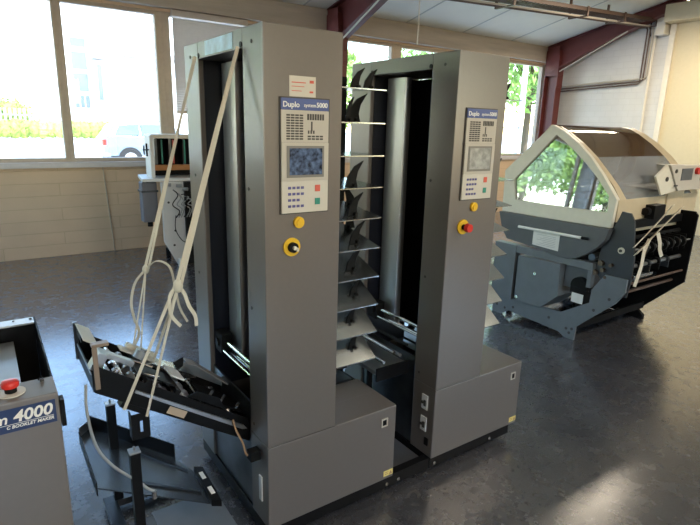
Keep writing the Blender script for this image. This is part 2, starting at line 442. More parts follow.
# conduit bundle: along the ceiling, down the right wall, back to the column and down
def conduit_run(k, m, label):
    o = k * .05
    x_in = X1 - .045
    yb = 3.70 - o; zb = 3.45 + (.0 if k < 2 else -.0)
    pts = [(1.5, yb, zb - .37), (x_in - .04, yb, zb), (x_in, yb, zb - .04), (x_in, yb, 2.54 + .045 * k), (x_in, yb + .04, 2.51 + .045 * k),
           (x_in, 5.36 - .02 * (2 - k), 2.44 + .045 * k), (x_in, 5.40 - .045 * (2 - k) + .02, 2.40 + .03 * k), (x_in, 5.40 - .045 * (2 - k) + .02, .3)]
    bm = B(); tube(bm, pts, .013, 8)
    single('conduit', bm, m, label, 'pipe', (x_in, yb, zb), group='conduits under the cable tray', smooth=True)
conduit_run(0, 'pipe', 'lowest brown conduit of the bundle turning down the white wall')
conduit_run(1, 'pipe', 'middle brown conduit of the bundle under the cable tray')
conduit_run(2, 'pipe_l', 'pale conduit of the bundle under the cable tray')
zl = lambda x: 3.45 - .048 * (8.85 - x)
bm = B()
for y in (3.50, 3.76): prism(bm, [(1.5, zl(1.5) + .05), (9.0, zl(9.0) + .05), (9.0, zl(9.0) + .10), (1.5, zl(1.5) + .10)], 'y', y, y + .012)
for k in range(94):
    x = 1.52 + .08 * k
    box(bm, x, x + .018, 3.512, 3.76, zl(x) + .052, zl(x) + .062)
single('cable_tray', bm, 'pipe', 'long brown cable tray hanging under the sloping ceiling', 'cable tray', (5, 3.6, 3.3))
for i, (x, lab) in enumerate([(3.2, 'brown hanger rod of the cable tray, nearest the red steel beam over the collator'), (5.33, 'brown hanger of the cable tray, cut by the top edge of the picture'), (7.0, 'brown hanger rod of the cable tray, just left of the corner beam'), (8.02, 'brown hanger rod of the cable tray, crossing the corner beam'), (9.02, 'brown hanger rod of the cable tray, nearest the white block wall')]):
    z = zl(x)
    bm = B(); box(bm, x - .022, x + .022, 3.78, 3.80, z - .032, zc(3.79) - .002)
    box(bm, x - .02, x + .02, 3.49, 3.78, z - .032, z - .018); box(bm, x - .02, x + .02, 3.478, 3.49, z - .032, z + .11)
    single('tray_hanger', bm, 'pipe', lab, 'hanger', (x, 3.62, z), group='hangers of the cable tray')
# thin drop rod in front of the far windows
bm = B(); cyl(bm, (3.776, 3.6, 2.62), (3.776, 3.6, zc(3.6) - .002), .008, 8)
single('drop_rod', bm, 'creamlite', 'thin pale rod hanging from the ceiling above the grey collators', 'rod', (3.776, 3.6, 2.62), smooth=True)

# blind in the window right of the wide post
t = Thing('window_blind', 'grey slatted blind half lowered behind the nearer collator', 'blind', (1.95, Y1 - .02, 1.75))
bm = B(); box(bm, 1.44, 2.46, Y1 - .06, Y1 - .005, 2.92, 2.995, .004); t.part('headrail', bm, 'blind')
bm = B(); k = 0; z = 2.90
while z > 1.78:
    prism(bm, [(Y1 - .046, z), (Y1 - .016, z - .026), (Y1 - .014, z - .024), (Y1 - .044, z + .002)], 'x', 1.45, 2.45); z -= .030
t.part('slats', bm, 'blind')
bm = B(); box(bm, 1.45, 2.45, Y1 - .05, Y1 - .015, 1.745, 1.775, .003); t.part('bottom_rail', bm, 'blind')

# ceiling lamps
def lamp(x, y, z, label, power, L=1.5, warm=(1.0, .86, .68), ang=0):
    t = Thing('ceiling_lamp', label, 'lamp', (x, y, z), rot=(0, 0, ang), local=True, group='suspended tube lamps')
    bm = B(); prism(bm, [(-.14, .0), (.14, .0), (.05, .09), (-.05, .09)], 'x', -L / 2, L / 2)
    t.part('housing', bm, 'lampwhite')
    for s in (-1, 1):
        bm = B(); cyl(bm, (-L / 2 + .04, s * .05, -.018), (L / 2 - .04, s * .05, -.018), .013, 10); t.part('tube', bm, 'tube', smooth=True)
    bm = B()
    h = zc(y) - z - .09
    for s in (-1, 1): box(bm, s * L * .35 - .004, s * L * .35 + .004, -.004, .004, .09, .09 + h)
    t.part('suspension', bm, 'pipe')
    ld = bpy.data.lights.new('lamp_light', 'AREA'); ld.shape = 'RECTANGLE'; ld.size = L; ld.size_y = .22; ld.energy = power; ld.color = warm
    lo = bpy.data.objects.new('lamp_light', ld); COL.objects.link(lo); lo.parent = t.e; lo.location = (0, 0, -.04)
lamp(7.2, 2.45, 3.55, 'suspended twin tube lamp over the far right of the room', 95)
lamp(4.0, -2.2, 3.9, 'added twin tube lamp behind the right of the viewer, lighting the fronts', 75)  # unseen lamp, added to light the tower fronts from behind the camera
lamp(-.5, -3.4, 3.7, 'added twin tube lamp behind the viewer, lighting the fronts', 60)  # second unseen lamp, also added for the front faces

# ------------------------------------------------------------------ collator tower
W, D, HC, CW, PX, ZB, H = .3031, .7576, .453, .627, .8643, .09, 1.95
def collator(x, label, second):
    t = Thing('collator_tower', label, 'collating machine', (x, 0, 0), group='grey collating towers')
    X = lambda a: x + a
    PW = .155
    # front column (operator side)
    bm = B(); box(bm, X(0), X(W), 0, PW, HC + .001, H)
    col = t.part('front_column', bm, 'paint', bev=.004)
    bm = B(); box(bm, X(0), X(W), D - .1676, D, ZB, H); t.part('rear_column', bm, 'paint', bev=.004)
    bm = B(); box(bm, X(0), X(W), PW + .001, D - .1686, 1.885, H); hd = t.part('header', bm, 'paint', bev=.003)
    # lower cabinet
    bm = B(); box(bm, X(0), X(CW), 0, PW, ZB, HC); box(bm, X(W + .001), X(CW), PW - .01, .30, ZB, HC - .0005)
    cab = t.part('lower_cabinet', bm, 'paint', bev=.004)
    bm = B(); box(bm, X(W + .001), X(CW), .302, D, ZB, .40); t.part('rear_cabinet', bm, 'steel_dark', bev=.004)
    # seam between column and lower panel
    bm = B(); box(bm, X(.002), X(W), -.0008, 0, HC - .001, HC + .0014); t.part('panel_seam', bm, 'ink')
    # black base rail, bolts, foot
    bm = B(); box(bm, X(.004), X(.862 if not second else CW - .04), .012, .05, .03, ZB - .001); box(bm, X(.004), X(.04), .051, D, .03, ZB - .001)
    box(bm, X(.05), X(CW - .03), D - .05, D, .03, ZB - .001)
    base = t.part('base_rail', bm, 'black')
    bm = B(); box(bm, X(.05), X(.86 if not second else CW - .05), .06, D - .06, .035, .06); t.part('base_plate', bm, 'bluegrey')
    for (a, b) in ((.06, .1), (.06, D - .1), (CW - .1, .1), (CW - .1, D - .1)):
        bm = B(); cyl(bm, (X(a), b, 0), (X(a), b, .012), .03, 16); cyl(bm, (X(a), b, .012), (X(a), b, .034), .01, 8); t.part('levelling_foot', bm, 'steel', smooth=True)
    for a in (CW - .03, CW + .04) if not second else (.03, CW - .2):
        bm = B(); cyl(bm, (X(a), .004, .055), (X(a), .012, .055), .009, 6); t.part('bolt', bm, 'chrome', base)
    bm = B(); box(bm, X(CW - .056), X(CW - .003), -.0015, -.0002, .106, .133); t.part('warning_label', bm, 'yellowlabel', cab, label='yellow label')
    bm = B(); prism(bm, [(X(CW - .025), .110), (X(CW - .007), .110), (X(CW - .016), .129)], 'y', -.0024, -.0016)
    box(bm, X(CW - .050), X(CW - .030), -.0024, -.0016, .124, .126); box(bm, X(CW - .050), X(CW - .030), -.0024, -.0016, .115, .117); t.part('label_print', bm, 'orange', cab)
    bm = B(); ringprism(bm, [(X(.545), .365), (X(.58), .365), (X(.58), .405), (X(.545), .405)], [(X(.551), .371), (X(.574), .371), (X(.574), .399), (X(.551), .399)], 'y', -.004, -.0002)
    sk = t.part('socket', bm, 'panel', cab)
    bm = B(); box(bm, X(.5515), X(.5735), -.002, -.0004, .3715, .3985, .0); t.part('latch', bm, 'black', cab, label='black latch')
    # inner lining: dark walls, bright guide column, slots
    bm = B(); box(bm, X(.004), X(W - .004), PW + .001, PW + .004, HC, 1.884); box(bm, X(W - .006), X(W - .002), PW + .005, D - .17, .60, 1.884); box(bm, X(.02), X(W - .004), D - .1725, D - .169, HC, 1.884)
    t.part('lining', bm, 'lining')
    bm = B()
    y0, y1 = .425, .575
    prism(bm, [(X(.10), y0), (X(.088), y0 + .008), (X(.084), y0 + .05), (X(.084), y1 - .05), (X(.088), y1 - .008), (X(.10), y1), (X(.12), y1), (X(.12), y0)], 'z', .62, 1.875)
    t.part('guide_column', bm, 'steel', smooth=True, label='shiny vertical steel column')
    bm = B()
    for k in range(10):
        z = .72 + k * .12
        box(bm, X(.15), X(.165), .18, .29, z, z + .05); cyl(bm, (X(.14), .2, z), (X(.14), .28, z), .006, 8)
    t.part('suction_slots', bm, 'steel_dark')
    # panel low in the opening and rails
    bm = B(); box(bm, X(.012), X(.02), PW + .002, D - .17, ZB, .56); t.part('lower_panel', bm, 'steel_dark')
    for (a, z, r) in ((.045, .70, .009), (.03, .66, .006), (.07, .645, .011)):
        bm = B(); cyl(bm, (X(a), PW + .004, z), (X(a), D - .17, z), r, 10); t.part('transport_rail', bm, 'chrome', smooth=True)
    bm = B(); box(bm, X(.02), X(.075), .5, .575, .645, .735, .004); cyl(bm, (X(.012), .54, .69), (X(.02), .54, .69), .02, 12); t.part('motor_block', bm, 'black_soft')
    # screw dots on the posts
    for (b, z) in ((.08, 1.90), (.68, 1.90), (.12, .98), (.69, .98), (.12, .50), (.125, 1.42), (.68, 1.42)):
        bm = B(); cyl(bm, (X(-.002), b, z), (X(.001), b, z), .0065, 8); t.part('screw', bm, 'ink')
    for b in (.165, .582):
        bm = B(); cyl(bm, (X(-.0025), b, 1.898), (X(.001), b, 1.898), .010, 12); t.part('hole', bm, 'black', hd)
    if not second:
        bm = B(); box(bm, X(-.002), X(-.0003), .235, .505, 1.892, 1.944); lb = t.part('name_plate', bm, mat('worn pale blue plate', (.42, .60, .72), .35, var=.3, scale=16), hd, label='worn pale blue plate')
    # connector plates low on the side of the column (second tower) / cable socket (first)
    if second:
        for z0 in (.33, .215):
            bm = B(); box(bm, X(-.006), X(-.0003), .045, .085, z0, z0 + .075, .001); pl = t.part('socket_plate', bm, 'lampwhite', cab)
            bm = B(); box(bm, X(-.011), X(-.0065), .052, .066, z0 + .02, z0 + .05); cyl(bm, (X(-.012), .074, z0 + .035), (X(-.0065), .074, z0 + .035), .008, 10); t.part('socket', bm, 'ink', pl)
        bm = B(); box(bm, X(-.004), X(-.0003), .028, .052, .145, .185); t.part('switch', bm, 'black_soft', cab)
    else:
        bm = B(); box(bm, X(-.006), X(-.0003), .05, .075, .19, .30, .001); t.part('socket_plate', bm, 'lampwhite', cab)
        bm = B(); box(bm, X(-.05), X(-.007), .045, .085, .385, .425, .003); t.part('plug', bm, 'black_soft', cab)
    # control panel
    px0, px1, pz0, pz1 = .059, .243, 1.347, 1.727
    bm = B(); box(bm, X(px0 - .004), X(px1 + .006), -.004, -.0002, pz0 - .004, pz1 + .004, .001); cp = t.part('control_panel', bm, 'ink', label='beige control panel with keys and screen')
    bm = B(); box(bm, X(px0), X(px1), -.009, -.0042, 1.69, pz1, .001); t.part('name_band', bm, 'blue_band', cp)
    bm = B(); box(bm, X(px0), X(px1), -.009, -.0042, 1.585, 1.6895, .001); t.part('display_plate', bm, 'panel', cp)
    bm = B(); box(bm, X(px0), X(px1), -.011, -.0042, 1.456, 1.5845, .001); t.part('screen_frame', bm, 'panel', cp)
    bm = B(); box(bm, X(px0), X(px1), -.010, -.0042, pz0, 1.4555, .001); t.part('keypad', bm, 'panel2', cp)
    t.part('lettering', text_bm('Duplo', .025, face_front(X(px0 + .006), -.0095, 1.699), bold=.0004), 'white', cp, label='white lettering')
    t.part('lettering', text_bm('system', .017, face_front(X(px0 + .085), -.0095, 1.701), bold=.0001), 'white', cp, label='white lettering')
    t.part('lettering', text_bm('5000', .022, face_front(X(px0 + .134), -.0095, 1.701), bold=.0004), 'white', cp, label='white lettering')
    bm = B()
    for r in range(10):
        for c in range(4): box(bm, X(.078 + c * .0165), X(.092 + c * .0165), -.0096, -.0091, 1.594 + r * .0085, 1.5995 + r * .0085)
    for c in range(7): box(bm, X(.157 + c * .0098), X(.1645 + c * .0098), -.0096, -.0091, 1.659, 1.679)
    box(bm, X(.172), X(.178), -.0096, -.0091, 1.622, 1.654); box(bm, X(.160), X(.166), -.0096, -.0091, 1.614, 1.625); box(bm, X(.170), X(.176), -.0096, -.0091, 1.614, 1.625); box(bm, X(.180), X(.186), -.0096, -.0091, 1.614, 1.625)
    for r in range(2):
        for c in range(4): box(bm, X(.159 + c * .016), X(.172 + c * .016), -.0096, -.0091, 1.594 + r * .0085, 1.5995 + r * .0085)
    t.part('indicator_print', bm, 'ink', cp)
    bm = B(); box(bm, X(.078), X(.224), -.0125, -.0112, 1.468, 1.574); t.part('screen_bezel', bm, mat('brown grey bezel', (.20, .19, .17), .5), cp)
    bm = B(); box(bm, X(.088), X(.216), -.0135, -.0126, 1.477, 1.566); t.part('screen', bm, 'lcd' if not second else 'lcd_g', cp, label='blue screen' if not second else 'pale grey screen')
    bm = B()
    for r in range(4):
        for c in range(4):
            if r == 1 and c == 3: continue
            box(bm, X(.083 + c * .0165), X(.095 + c * .0165), -.0115, -.0101, 1.366 + r * .021, 1.375 + r * .021, .0005)
    t.part('keys', bm, 'purple', cp, label='indigo keys')
    bm = B(); box(bm, X(.189), X(.210), -.0118, -.0101, 1.418, 1.441, .001); t.part('key', bm, 'redink', cp, label='red key')
    bm = B(); box(bm, X(.189), X(.210), -.0118, -.0101, 1.372, 1.395, .001); t.part('key', bm, 'green', cp, label='green key')
    # yellow lamp and emergency stop
    bm = B(); cyl(bm, (X(.128 if not second else .147), 0, 1.312), (X(.128 if not second else .147), -.010, 1.312), .020, 24)
    cyl(bm, (X(.128 if not second else .147), -.010, 1.312), (X(.128 if not second else .147), -.014, 1.312), .012, 20); t.part('stop_button', bm, 'yellow', smooth=True, label='small yellow button')
    ex = .101 if not second else .090
    bm = B(); cyl(bm, (X(ex), 0, 1.226), (X(ex), -.006, 1.226), .033, 28); em = t.part('stop_collar', bm, 'yellow', smooth=True, label='yellow round collar')
    if second:
        bm = B(); cyl(bm, (X(ex), -.006, 1.226), (X(ex), -.028, 1.226), .012, 16); t.part('stem', bm, 'black_soft', em, smooth=True)
        bm = B(); cyl(bm, (X(ex), -.028, 1.226), (X(ex), -.046, 1.226), .020, 24, .018); t.part('emergency_stop', bm, 'red', em, smooth=True, label='red mushroom button')
    else:
        bm = B(); cyl(bm, (X(ex), -.006, 1.226), (X(ex), -.022, 1.226), .018, 20); t.part('stem', bm, 'black_soft', em, smooth=True)
        bm = B(); cyl(bm, (X(ex), -.022, 1.226), (X(ex), -.030, 1.226), .007, 12); box(bm, X(ex + .006), X(ex + .014), -.030, -.022, 1.214, 1.226); t.part('key_switch', bm, 'creamlite', em)
        bm = B(); box(bm, X(.094), X(.194), -.0012, -.0002, 1.733, 1.798); pn = t.part('notice', bm, 'panel2', label='cream notice with red print')
        bm = B(); box(bm, X(.170), X(.186), -.002, -.0013, 1.777, 1.786); box(bm, X(.170), X(.184), -.002, -.0013, 1.746, 1.752); box(bm, X(.102), X(.155), -.002, -.0013, 1.776, 1.779); box(bm, X(.102), X(.15), -.002, -.0013, 1.764, 1.766); box(bm, X(.102), X(.14), -.002, -.0013, 1.750, 1.752)
        t.part('notice_print', bm, 'redink', pn)
    # ten bins with paper stops
    for k in range(10):
        z = 1.79 - k * .1315
        bm = B()
        mm = (.02, .02, .02, .07, .16, .31, .55, .80, .95, .95)[k]
        dd = min(.40, .10 / mm)
        zf = lambda yy: z + min(max(yy - .18, 0), dd) * mm
        rows = [(.18, .640), (.18 + dd, .640 - .08 * dd / .42), (.60, .560)]
        if dd >= .40: rows = [(.18, .640), (.40, .625), (.60, .560)]
        tp = [(bm.verts.new((X(W), y_, zf(y_))), bm.verts.new((X(x_), y_, zf(y_)))) for y_, x_ in rows]
        bt = [(bm.verts.new((X(W), y_, zf(y_) - .002)), bm.verts.new((X(x_), y_, zf(y_) - .002))) for y_, x_ in rows]
        for i in range(2):
            bm.faces.new((tp[i][0], tp[i][1], tp[i + 1][1], tp[i + 1][0])); bm.faces.new((bt[i][0], bt[i + 1][0], bt[i + 1][1], bt[i][1]))
            bm.faces.new((tp[i][1], bt[i][1], bt[i + 1][1], tp[i + 1][1])); bm.faces.new((tp[i][0], tp[i + 1][0], bt[i + 1][0], bt[i][0]))
        bm.faces.new((tp[0][0], bt[0][0], bt[0][1], tp[0][1])); bm.faces.new((tp[2][0], tp[2][1], bt[2][1], bt[2][0]))
        # rolled front lip
        box(bm, X(W), X(.638), .1785, .1798, z - .004, z + .0005)
        bn = t.part('bin', bm, 'binsteel')
        def fin(cx, cy, s, lean, nm='paper_stop'):
            f = B(); zz = zf(cy) + .001
            prof = [(0, 0), (.06, 0), (.052, .03), (.060, .065), (.088, .108), (.045, .086), (.012, .045)]
            prism(f, [(cx + (u - .04) * s * lean, zz + v * s) for u, v in prof], 'y', cy - .004, cy + .004)
            cyl(f, (cx, cy - .02, zz + .008), (cx, cy + .02, zz + .008), .008, 8)
            t.part(nm, f, 'black_soft', bn, smooth=False)
        if k == 0: fin(X(.56), .28, .8, 1); fin(X(.625), .28, .8, 1)
        elif k == 1: fin(X(.47), .20, .9, .5); fin(X(.60), .34, 1.1, 1.1)
        elif k == 2: pass
        elif k == 3: fin(X(.50), .20, 1.0, 1)
        else:
            fin(X(.53 + .015 * (k % 2)), .23, .9 if k < 7 else .7, 1.0)
            if k in (4, 5): fin(X(.59), .36, .9, -1)
    # bin spine: dark upright behind the bins
    bm = B(); box(bm, X(W + .001), X(W + .012), .17, .60, .56, 1.87); sp = t.part('bin_back', bm, 'black')
    bm = B(); box(bm, X(.700), X(.728), .600, .612, .30, 1.87); box(bm, X(W + .013), X(.6995), .603, .609, 1.84, 1.87); box(bm, X(CW - .02), X(.6995), .603, .609, .30, .34); t.part('bin_upright', bm, 'black')
    # transport deck above the lower cabinet
    bm = B(); box(bm, X(W + .001), X(.60), .31, .70, .44, .455); dk = t.part('transport_deck', bm, 'steel_dark')
    bm = B(); box(bm, X(.36), X(.46), .33, .50, .4555, .459); t.part('deck_plate', bm, 'steel', dk)
    for k in range(3):
        bm = B(); cyl(bm, (X(.32), .36 + k * .12, .50), (X(.60), .36 + k * .12, .50), .009, 10)
        for q in range(3): cyl(bm, (X(.36 + q * .08), .36 + k * .12, .50), (X(.375 + q * .08), .36 + k * .12, .50), .022, 14)
        t.part('roller', bm, 'black_soft', dk, smooth=True)
    bm = B(); box(bm, X(CW + .001), X(CW + .012), .31, D - .02, ZB, .43); bp = t.part('side_plate', bm, 'black')
    bm = B(); box(bm, X(CW + .0122), X(CW + .0135), .33, .42, .36, .40); t.part('label_sticker', bm, 'paper', bp)
    return t
t1 = collator(0, 'nearer tall grey collating tower with cream notice and blue screen', False)
t2 = collator(PX, 'farther tall grey collating tower with red stop button', True)
# bright link rails between the towers
def link_bar(x0, x1, y, z, r, m, label):
    pass
t = Thing('link_conveyor', 'steel and black link conveyor low between the two grey towers', 'conveyor', (.76, .4, .455))
bm = B(); box(bm, .66, .855, .20, .58, .50, .52, .002); t.part('bed', bm, 'steel')
for (x, z, m_) in ((.70, .56, 'chrome'), (.76, .60, 'chrome'), (.80, .575, 'steel'), (.84, .62, 'black_soft')):
    bm = B(); cyl(bm, (x, .19, z), (x, .59, z), .008, 10); t.part('rail', bm, m_, smooth=True)
bm = B(); box(bm, .66, .855, .19, .199, .47, .535); t.part('side_plate', bm, 'black')
bm = B(); box(bm, .66, .855, .581, .59, .47, .60); t.part('side_plate', bm, 'black')
bm = B(); box(bm, .66, .68, .25, .27, .06, .50); box(bm, .66, .68, .5, .52, .06, .50); t.part('support', bm, 'black')

# ------------------------------------------------------------------ hanging black conveyor
TA = math.radians(34.05)
cv = Thing('paper_conveyor', 'black folding conveyor hung by cream straps from the nearer grey tower', 'conveyor', (-.54, .20, .748), rot=(0, TA, 0), local=True, vs=.78)
L = .69
def shear(bm):
    for v in bm.verts: v.co.x -= v.co.z * math.tan(TA)
bm = B(); prism(bm, [(0, 0), (L, 0), (L, .085), (-.057, .085)], 'y', 0, .006); sp = cv.part('side_plate', bm, 'black')
bm = B(); prism(bm, [(0, 0), (L, 0), (L, .10), (-.067, .10)], 'y', .392, .398); cv.part('side_plate', bm, 'black')
bm = B(); box(bm, -.004, 0, .0065, .3915, 0, .060); shear(bm); cv.part('end_plate', bm, 'black')
bm = B(); box(bm, -.008, -.0045, .01, .38, .050, .058); shear(bm); cv.part('end_strip', bm, 'steel')
bm = B(); prism(bm, [(.12, .044), (.60, .040), (.62, .048), (.60, .056), (.12, .054)], 'y', -.012, -.001); cv.part('guide_strip', bm, 'steel', sp)
bm = B(); box(bm, .27, .345, -.0015, -.0003, .008, .036); cv.part('label_sticker', bm, 'tanlabel', sp, label='tan label')
bm = B(); box(bm, .004, L, .008, .39, .004, .012); cv.part('floor_plate', bm, 'black')
# rollers across
for k, (u, z, r, m_) in enumerate(((.05, .07, .010, 'chrome'), (.10, .075, .008, 'steel'), (.17, .07, .009, 'chrome'), (.24, .06, .009, 'steel'), (.32, .07, .012, 'steel'), (.42, .07, .010, 'chrome'), (.54, .07, .010, 'chrome'), (.64, .07, .012, 'chrome'))):
    bm = B(); cyl(bm, (u - (.04 if u < .2 else 0), .008, z), (u - (.04 if u < .2 else 0), .39, z), r, 12)
    for q in range(4): cyl(bm, (u, .06 + q * .085, z), (u, .085 + q * .085, z), r * 1.9, 14)
    cv.part('roller', bm, m_, smooth=True)
# top plates
bm = B(); box(bm, -.006, .05, .16, .40, .118, .123, .001); shear(bm); cv.part('end_cover', bm, 'creamlite', label='cream end cover')
bm = B(); box(bm, -.004, -.001, .25, .39, .090, .117); shear(bm); cv.part('end_wall', bm, 'black')
bm = B(); box(bm, .07, .24, .24, .31, .115, .122, .002); box(bm, .10, .22, .30, .33, .122, .14, .003); cv.part('cross_cover', bm, 'creamlite')
bm = B(); cyl(bm, (.14, .21, .12), (.14, .21, .15), .028, 20); cyl(bm, (.14, .21, .15), (.14, .21, .158), .012, 12); cv.part('drive_pulley', bm, 'steel', smooth=True)
bm = B(); box(bm, -.05, -.015, .03, .09, .06, .125, .003); box(bm, -.04, .10, .10, .14, .10, .12, .002); cv.part('bracket', bm, 'steel')
bm = B(); box(bm, -.008, .008, -.008, -.001, -.150, .0, .002); box(bm, -.008, .045, -.008, .03, .001, .012, .002); xf(bm, Matrix.Translation((-.082, 0, .140)) @ Matrix.Rotation(-TA, 4, 'Y')); cv.part('near_arm', bm, mat('brown bracket', (.26, .19, .14), .35), label='brown steel arm')
bm = B(); box(bm, -.008, .006, -.01, .008, -.15, .0, .002); xf(bm, Matrix.Translation((-.090, .40, .125)) @ Matrix.Rotation(-TA, 4, 'Y')); cv.part('far_arm', bm, 'steel_dark')
bm = B(); box(bm, .14, .16, .0, .39, .085, .10); cv.part('cross_bar', bm, 'black')
bm = B(); box(bm, .26, .28, .0, .39, .085, .10); cv.part('cross_bar', bm, 'black')
bm = B(); box(bm, .10, .26, .03, .17, .100, .106); cv.part('motor_cover', bm, 'black')
bm = B(); prism(bm, [(.17, .10), (.36, .105), (.40, .125), (.36, .13), (.20, .115)], 'y', .22, .33); cv.part('sheet_guide', bm, 'chrome')
bm = B(); box(bm, .25, .31, .10, .24, .118, .124); cv.part('paper_sheet', bm, 'paper')
# long tapered hood plate toward the tower
bm = B(); prism(bm, [(.34, .10), (.40, .155), (.66, .12), (.67, .11), (.62, .10)], 'y', .372, .376); prism(bm, [(.36, .152), (.40, .157), (.66, .122), (.66, .118), (.40, .153)], 'y', .28, .376); cv.part('hood', bm, mat('grey hood enamel', (.30, .28, .26), .4))
bm = B(); prism(bm, [(.32, .084), (.35, .115), (.45, .118), (.50, .084)], 'y', .02, .026); cv.part('guide_cheek', bm, 'black')
bm = B(); prism(bm, [(.30, .10), (.345, .165), (.37, .12)], 'y', .33, .336); cv.part('guide_cheek', bm, 'black')
bm = B(); box(bm, .40, .66, .05, .26, .086, .092); cv.part('top_plate', bm, 'black')
for u in (.44, .50, .58):
    bm = B(); cyl(bm, (u, .10, .095), (u + .03, .16, .105), .006, 8); cv.part('guide_pin', bm, 'steel', smooth=True)
# slotted bracket underneath
bm = B(); box(bm, .10, .20, -.004, .05, -.02, .0); cv.part('strap_block', bm, 'black')
bm = B()
c, s_ = math.cos(-TA), math.sin(-TA)
ringprism(bm, [(-.03, -.10), (.03, -.10), (.03, 0), (-.03, 0)], [(-.004, -.075), (.006, -.075), (.006, -.03), (-.004, -.03)], 'y', -.004, .0)
box(bm, -.033, -.030, -.004, .05, -.10, 0)
xf(bm, Matrix.Translation((.18, 0, -.02)) @ Matrix.Rotation(-TA, 4, 'Y'))
cv.part('slotted_bracket', bm, 'black')
for a_, b_, r_ in (((.03, .02, .06), (.03, .02, .1), .012), ((.12, .05, .1), (.19, .05, .112), .007), ((.06, .2, .10), (.2, .2, .106), .008)):
    bm = B(); cyl(bm, a_, b_, r_, 12); cv.part('bearing', bm, 'chrome', smooth=True)

def cvp(u, v, w):
    return Vector((-.54 + u * math.cos(TA) + w * math.sin(TA), .20 + v * (.78 if v > 0 else 1), .748 - u * math.sin(TA) + w * math.cos(TA)))

# cream straps
def strap(bm, a, b, w, n=10, sag=0, wd=(1, -.5, 0)):
    a, b = Vector(a), Vector(b)
    ribbon(bm, [a.lerp(b, k / n) + Vector((0, 0, -sag * math.sin(PI * k / n))) for k in range(n + 1)], w, .002, wd)
far_top = Vector((-.010, .588, 1.894)); near_top = Vector((-.010, .168, 1.890))
kA = Vector((-.256, .592, 1.05)); kB = Vector((-.247, .185, 1.085))
t = Thing('lifting_strap', 'cream strap tied from the far top hole of the nearer grey tower', 'strap', far_top, group='straps holding up the black conveyor')
bm = B(); strap(bm, far_top, kA + Vector((-.004, 0, 0)), .011); strap(bm, far_top + Vector((-.003, .006, 0)), kA + Vector((.012, .004, 0)), .009); 
f1 = cvp(.16, .402, .11); f2 = cvp(.20, .402, .10)
strap(bm, kA, f1, .006); strap(bm, kA, f2, .006)
t.part('band', bm, 'strap')
bm = B(); bmesh.ops.create_icosphere(bm, subdivisions=2, radius=.014, matrix=Matrix.Translation(kA) @ Matrix.Diagonal((1, 1, 1.4, 1))); t.part('knot', bm, 'strap', smooth=True)
bm = B(); ribbon(bm, smooth_path([kA, kA + Vector((.04, -.02, .035)), kA + Vector((.085, -.04, .01)), kA + Vector((.10, -.05, -.07)), kA + Vector((.115, -.05, -.17)), kA + Vector((.145, -.05, -.24))]), .010, .002, (1, .2, .2)); t.part('loose_end', bm, 'strap')
bm = B(); ribbon(bm, smooth_path([kA, kA + Vector((-.045, 0, -.05)), kA + Vector((-.066, 0, -.13)), kA + Vector((-.06, 0, -.20)), kA + Vector((-.045, 0, -.27)), f1 + Vector((0, .0, .0))]), .011, .002, (1, .2, .2)); t.part('loop', bm, 'strap')
t = Thing('lifting_strap', 'cream strap tied from the near top hole of the nearer grey tower', 'strap', near_top, group='straps holding up the black conveyor')
bm = B(); strap(bm, near_top, kB + Vector((-.006, 0, 0)), .013); strap(bm, near_top + Vector((-.003, -.008, 0)), kB + Vector((.008, -.004, 0)), .011)
n1 = cvp(.118, -.008, -.022); n2 = cvp(.205, -.008, -.022)
strap(bm, kB + Vector((-.012, 0, 0)), n1 + Vector((0, 0, .0)), .011); strap(bm, kB, n2 + Vector((0, 0, 0)), .009); strap(bm, n1, n1 + Vector((.0, .07, 0)), .009)
strap(bm, kB + Vector((.004, .006, 0)), cvp(.19, .19, .13), .010)
t.part('band', bm, 'strap')
bm = B(); bmesh.ops.create_icosphere(bm, subdivisions=2, radius=.017, matrix=Matrix.Translation(kB) @ Matrix.Diagonal((1, 1, 1.5, 1))); t.part('knot', bm, 'strap', smooth=True)
bm = B(); ribbon(bm, smooth_path([kB, kB + Vector((.02, 0, -.03)), kB + Vector((.035, 0, -.08)), kB + Vector((.055, 0, -.12)), kB + Vector((.058, 0, -.16))]), .013, .002, (1, .1, .1))
ribbon(bm, smooth_path([kB, kB + Vector((-.03, 0, -.03)), kB + Vector((-.03, 0, -.1)), kB + Vector((.002, .0, -.15))]), .012, .002, (1, .1, .1)); t.part('loose_end', bm, 'strap')

# hose from the conveyor to the tray, and tan cable to the tower
bm = B(); tube(bm, smooth_path([(-.566, .192, .79), (-.574, .17, .704), (-.556, .17, .565), (-.507, .17, .467), (-.435, .165, .385), (-.405, .16, .345), (-.385, .155, .33)]), .005, 10)
single('air_hose', bm, 'cable', 'translucent hose curving from the black conveyor down to the low tray', 'hose', (-.515, .17, .66), smooth=True)
bm = B(); tube(bm, smooth_path([(-.06, .19, .50), (-.055, .17, .46), (-.05, .12, .43), (-.055, .085, .41), (-.052, .07, .405)]), .004, 8)
single('power_cable', bm, 'orange', 'tan cable looping from the black conveyor to the plug on the grey tower', 'cable', (-.06, .17, .46), smooth=True)

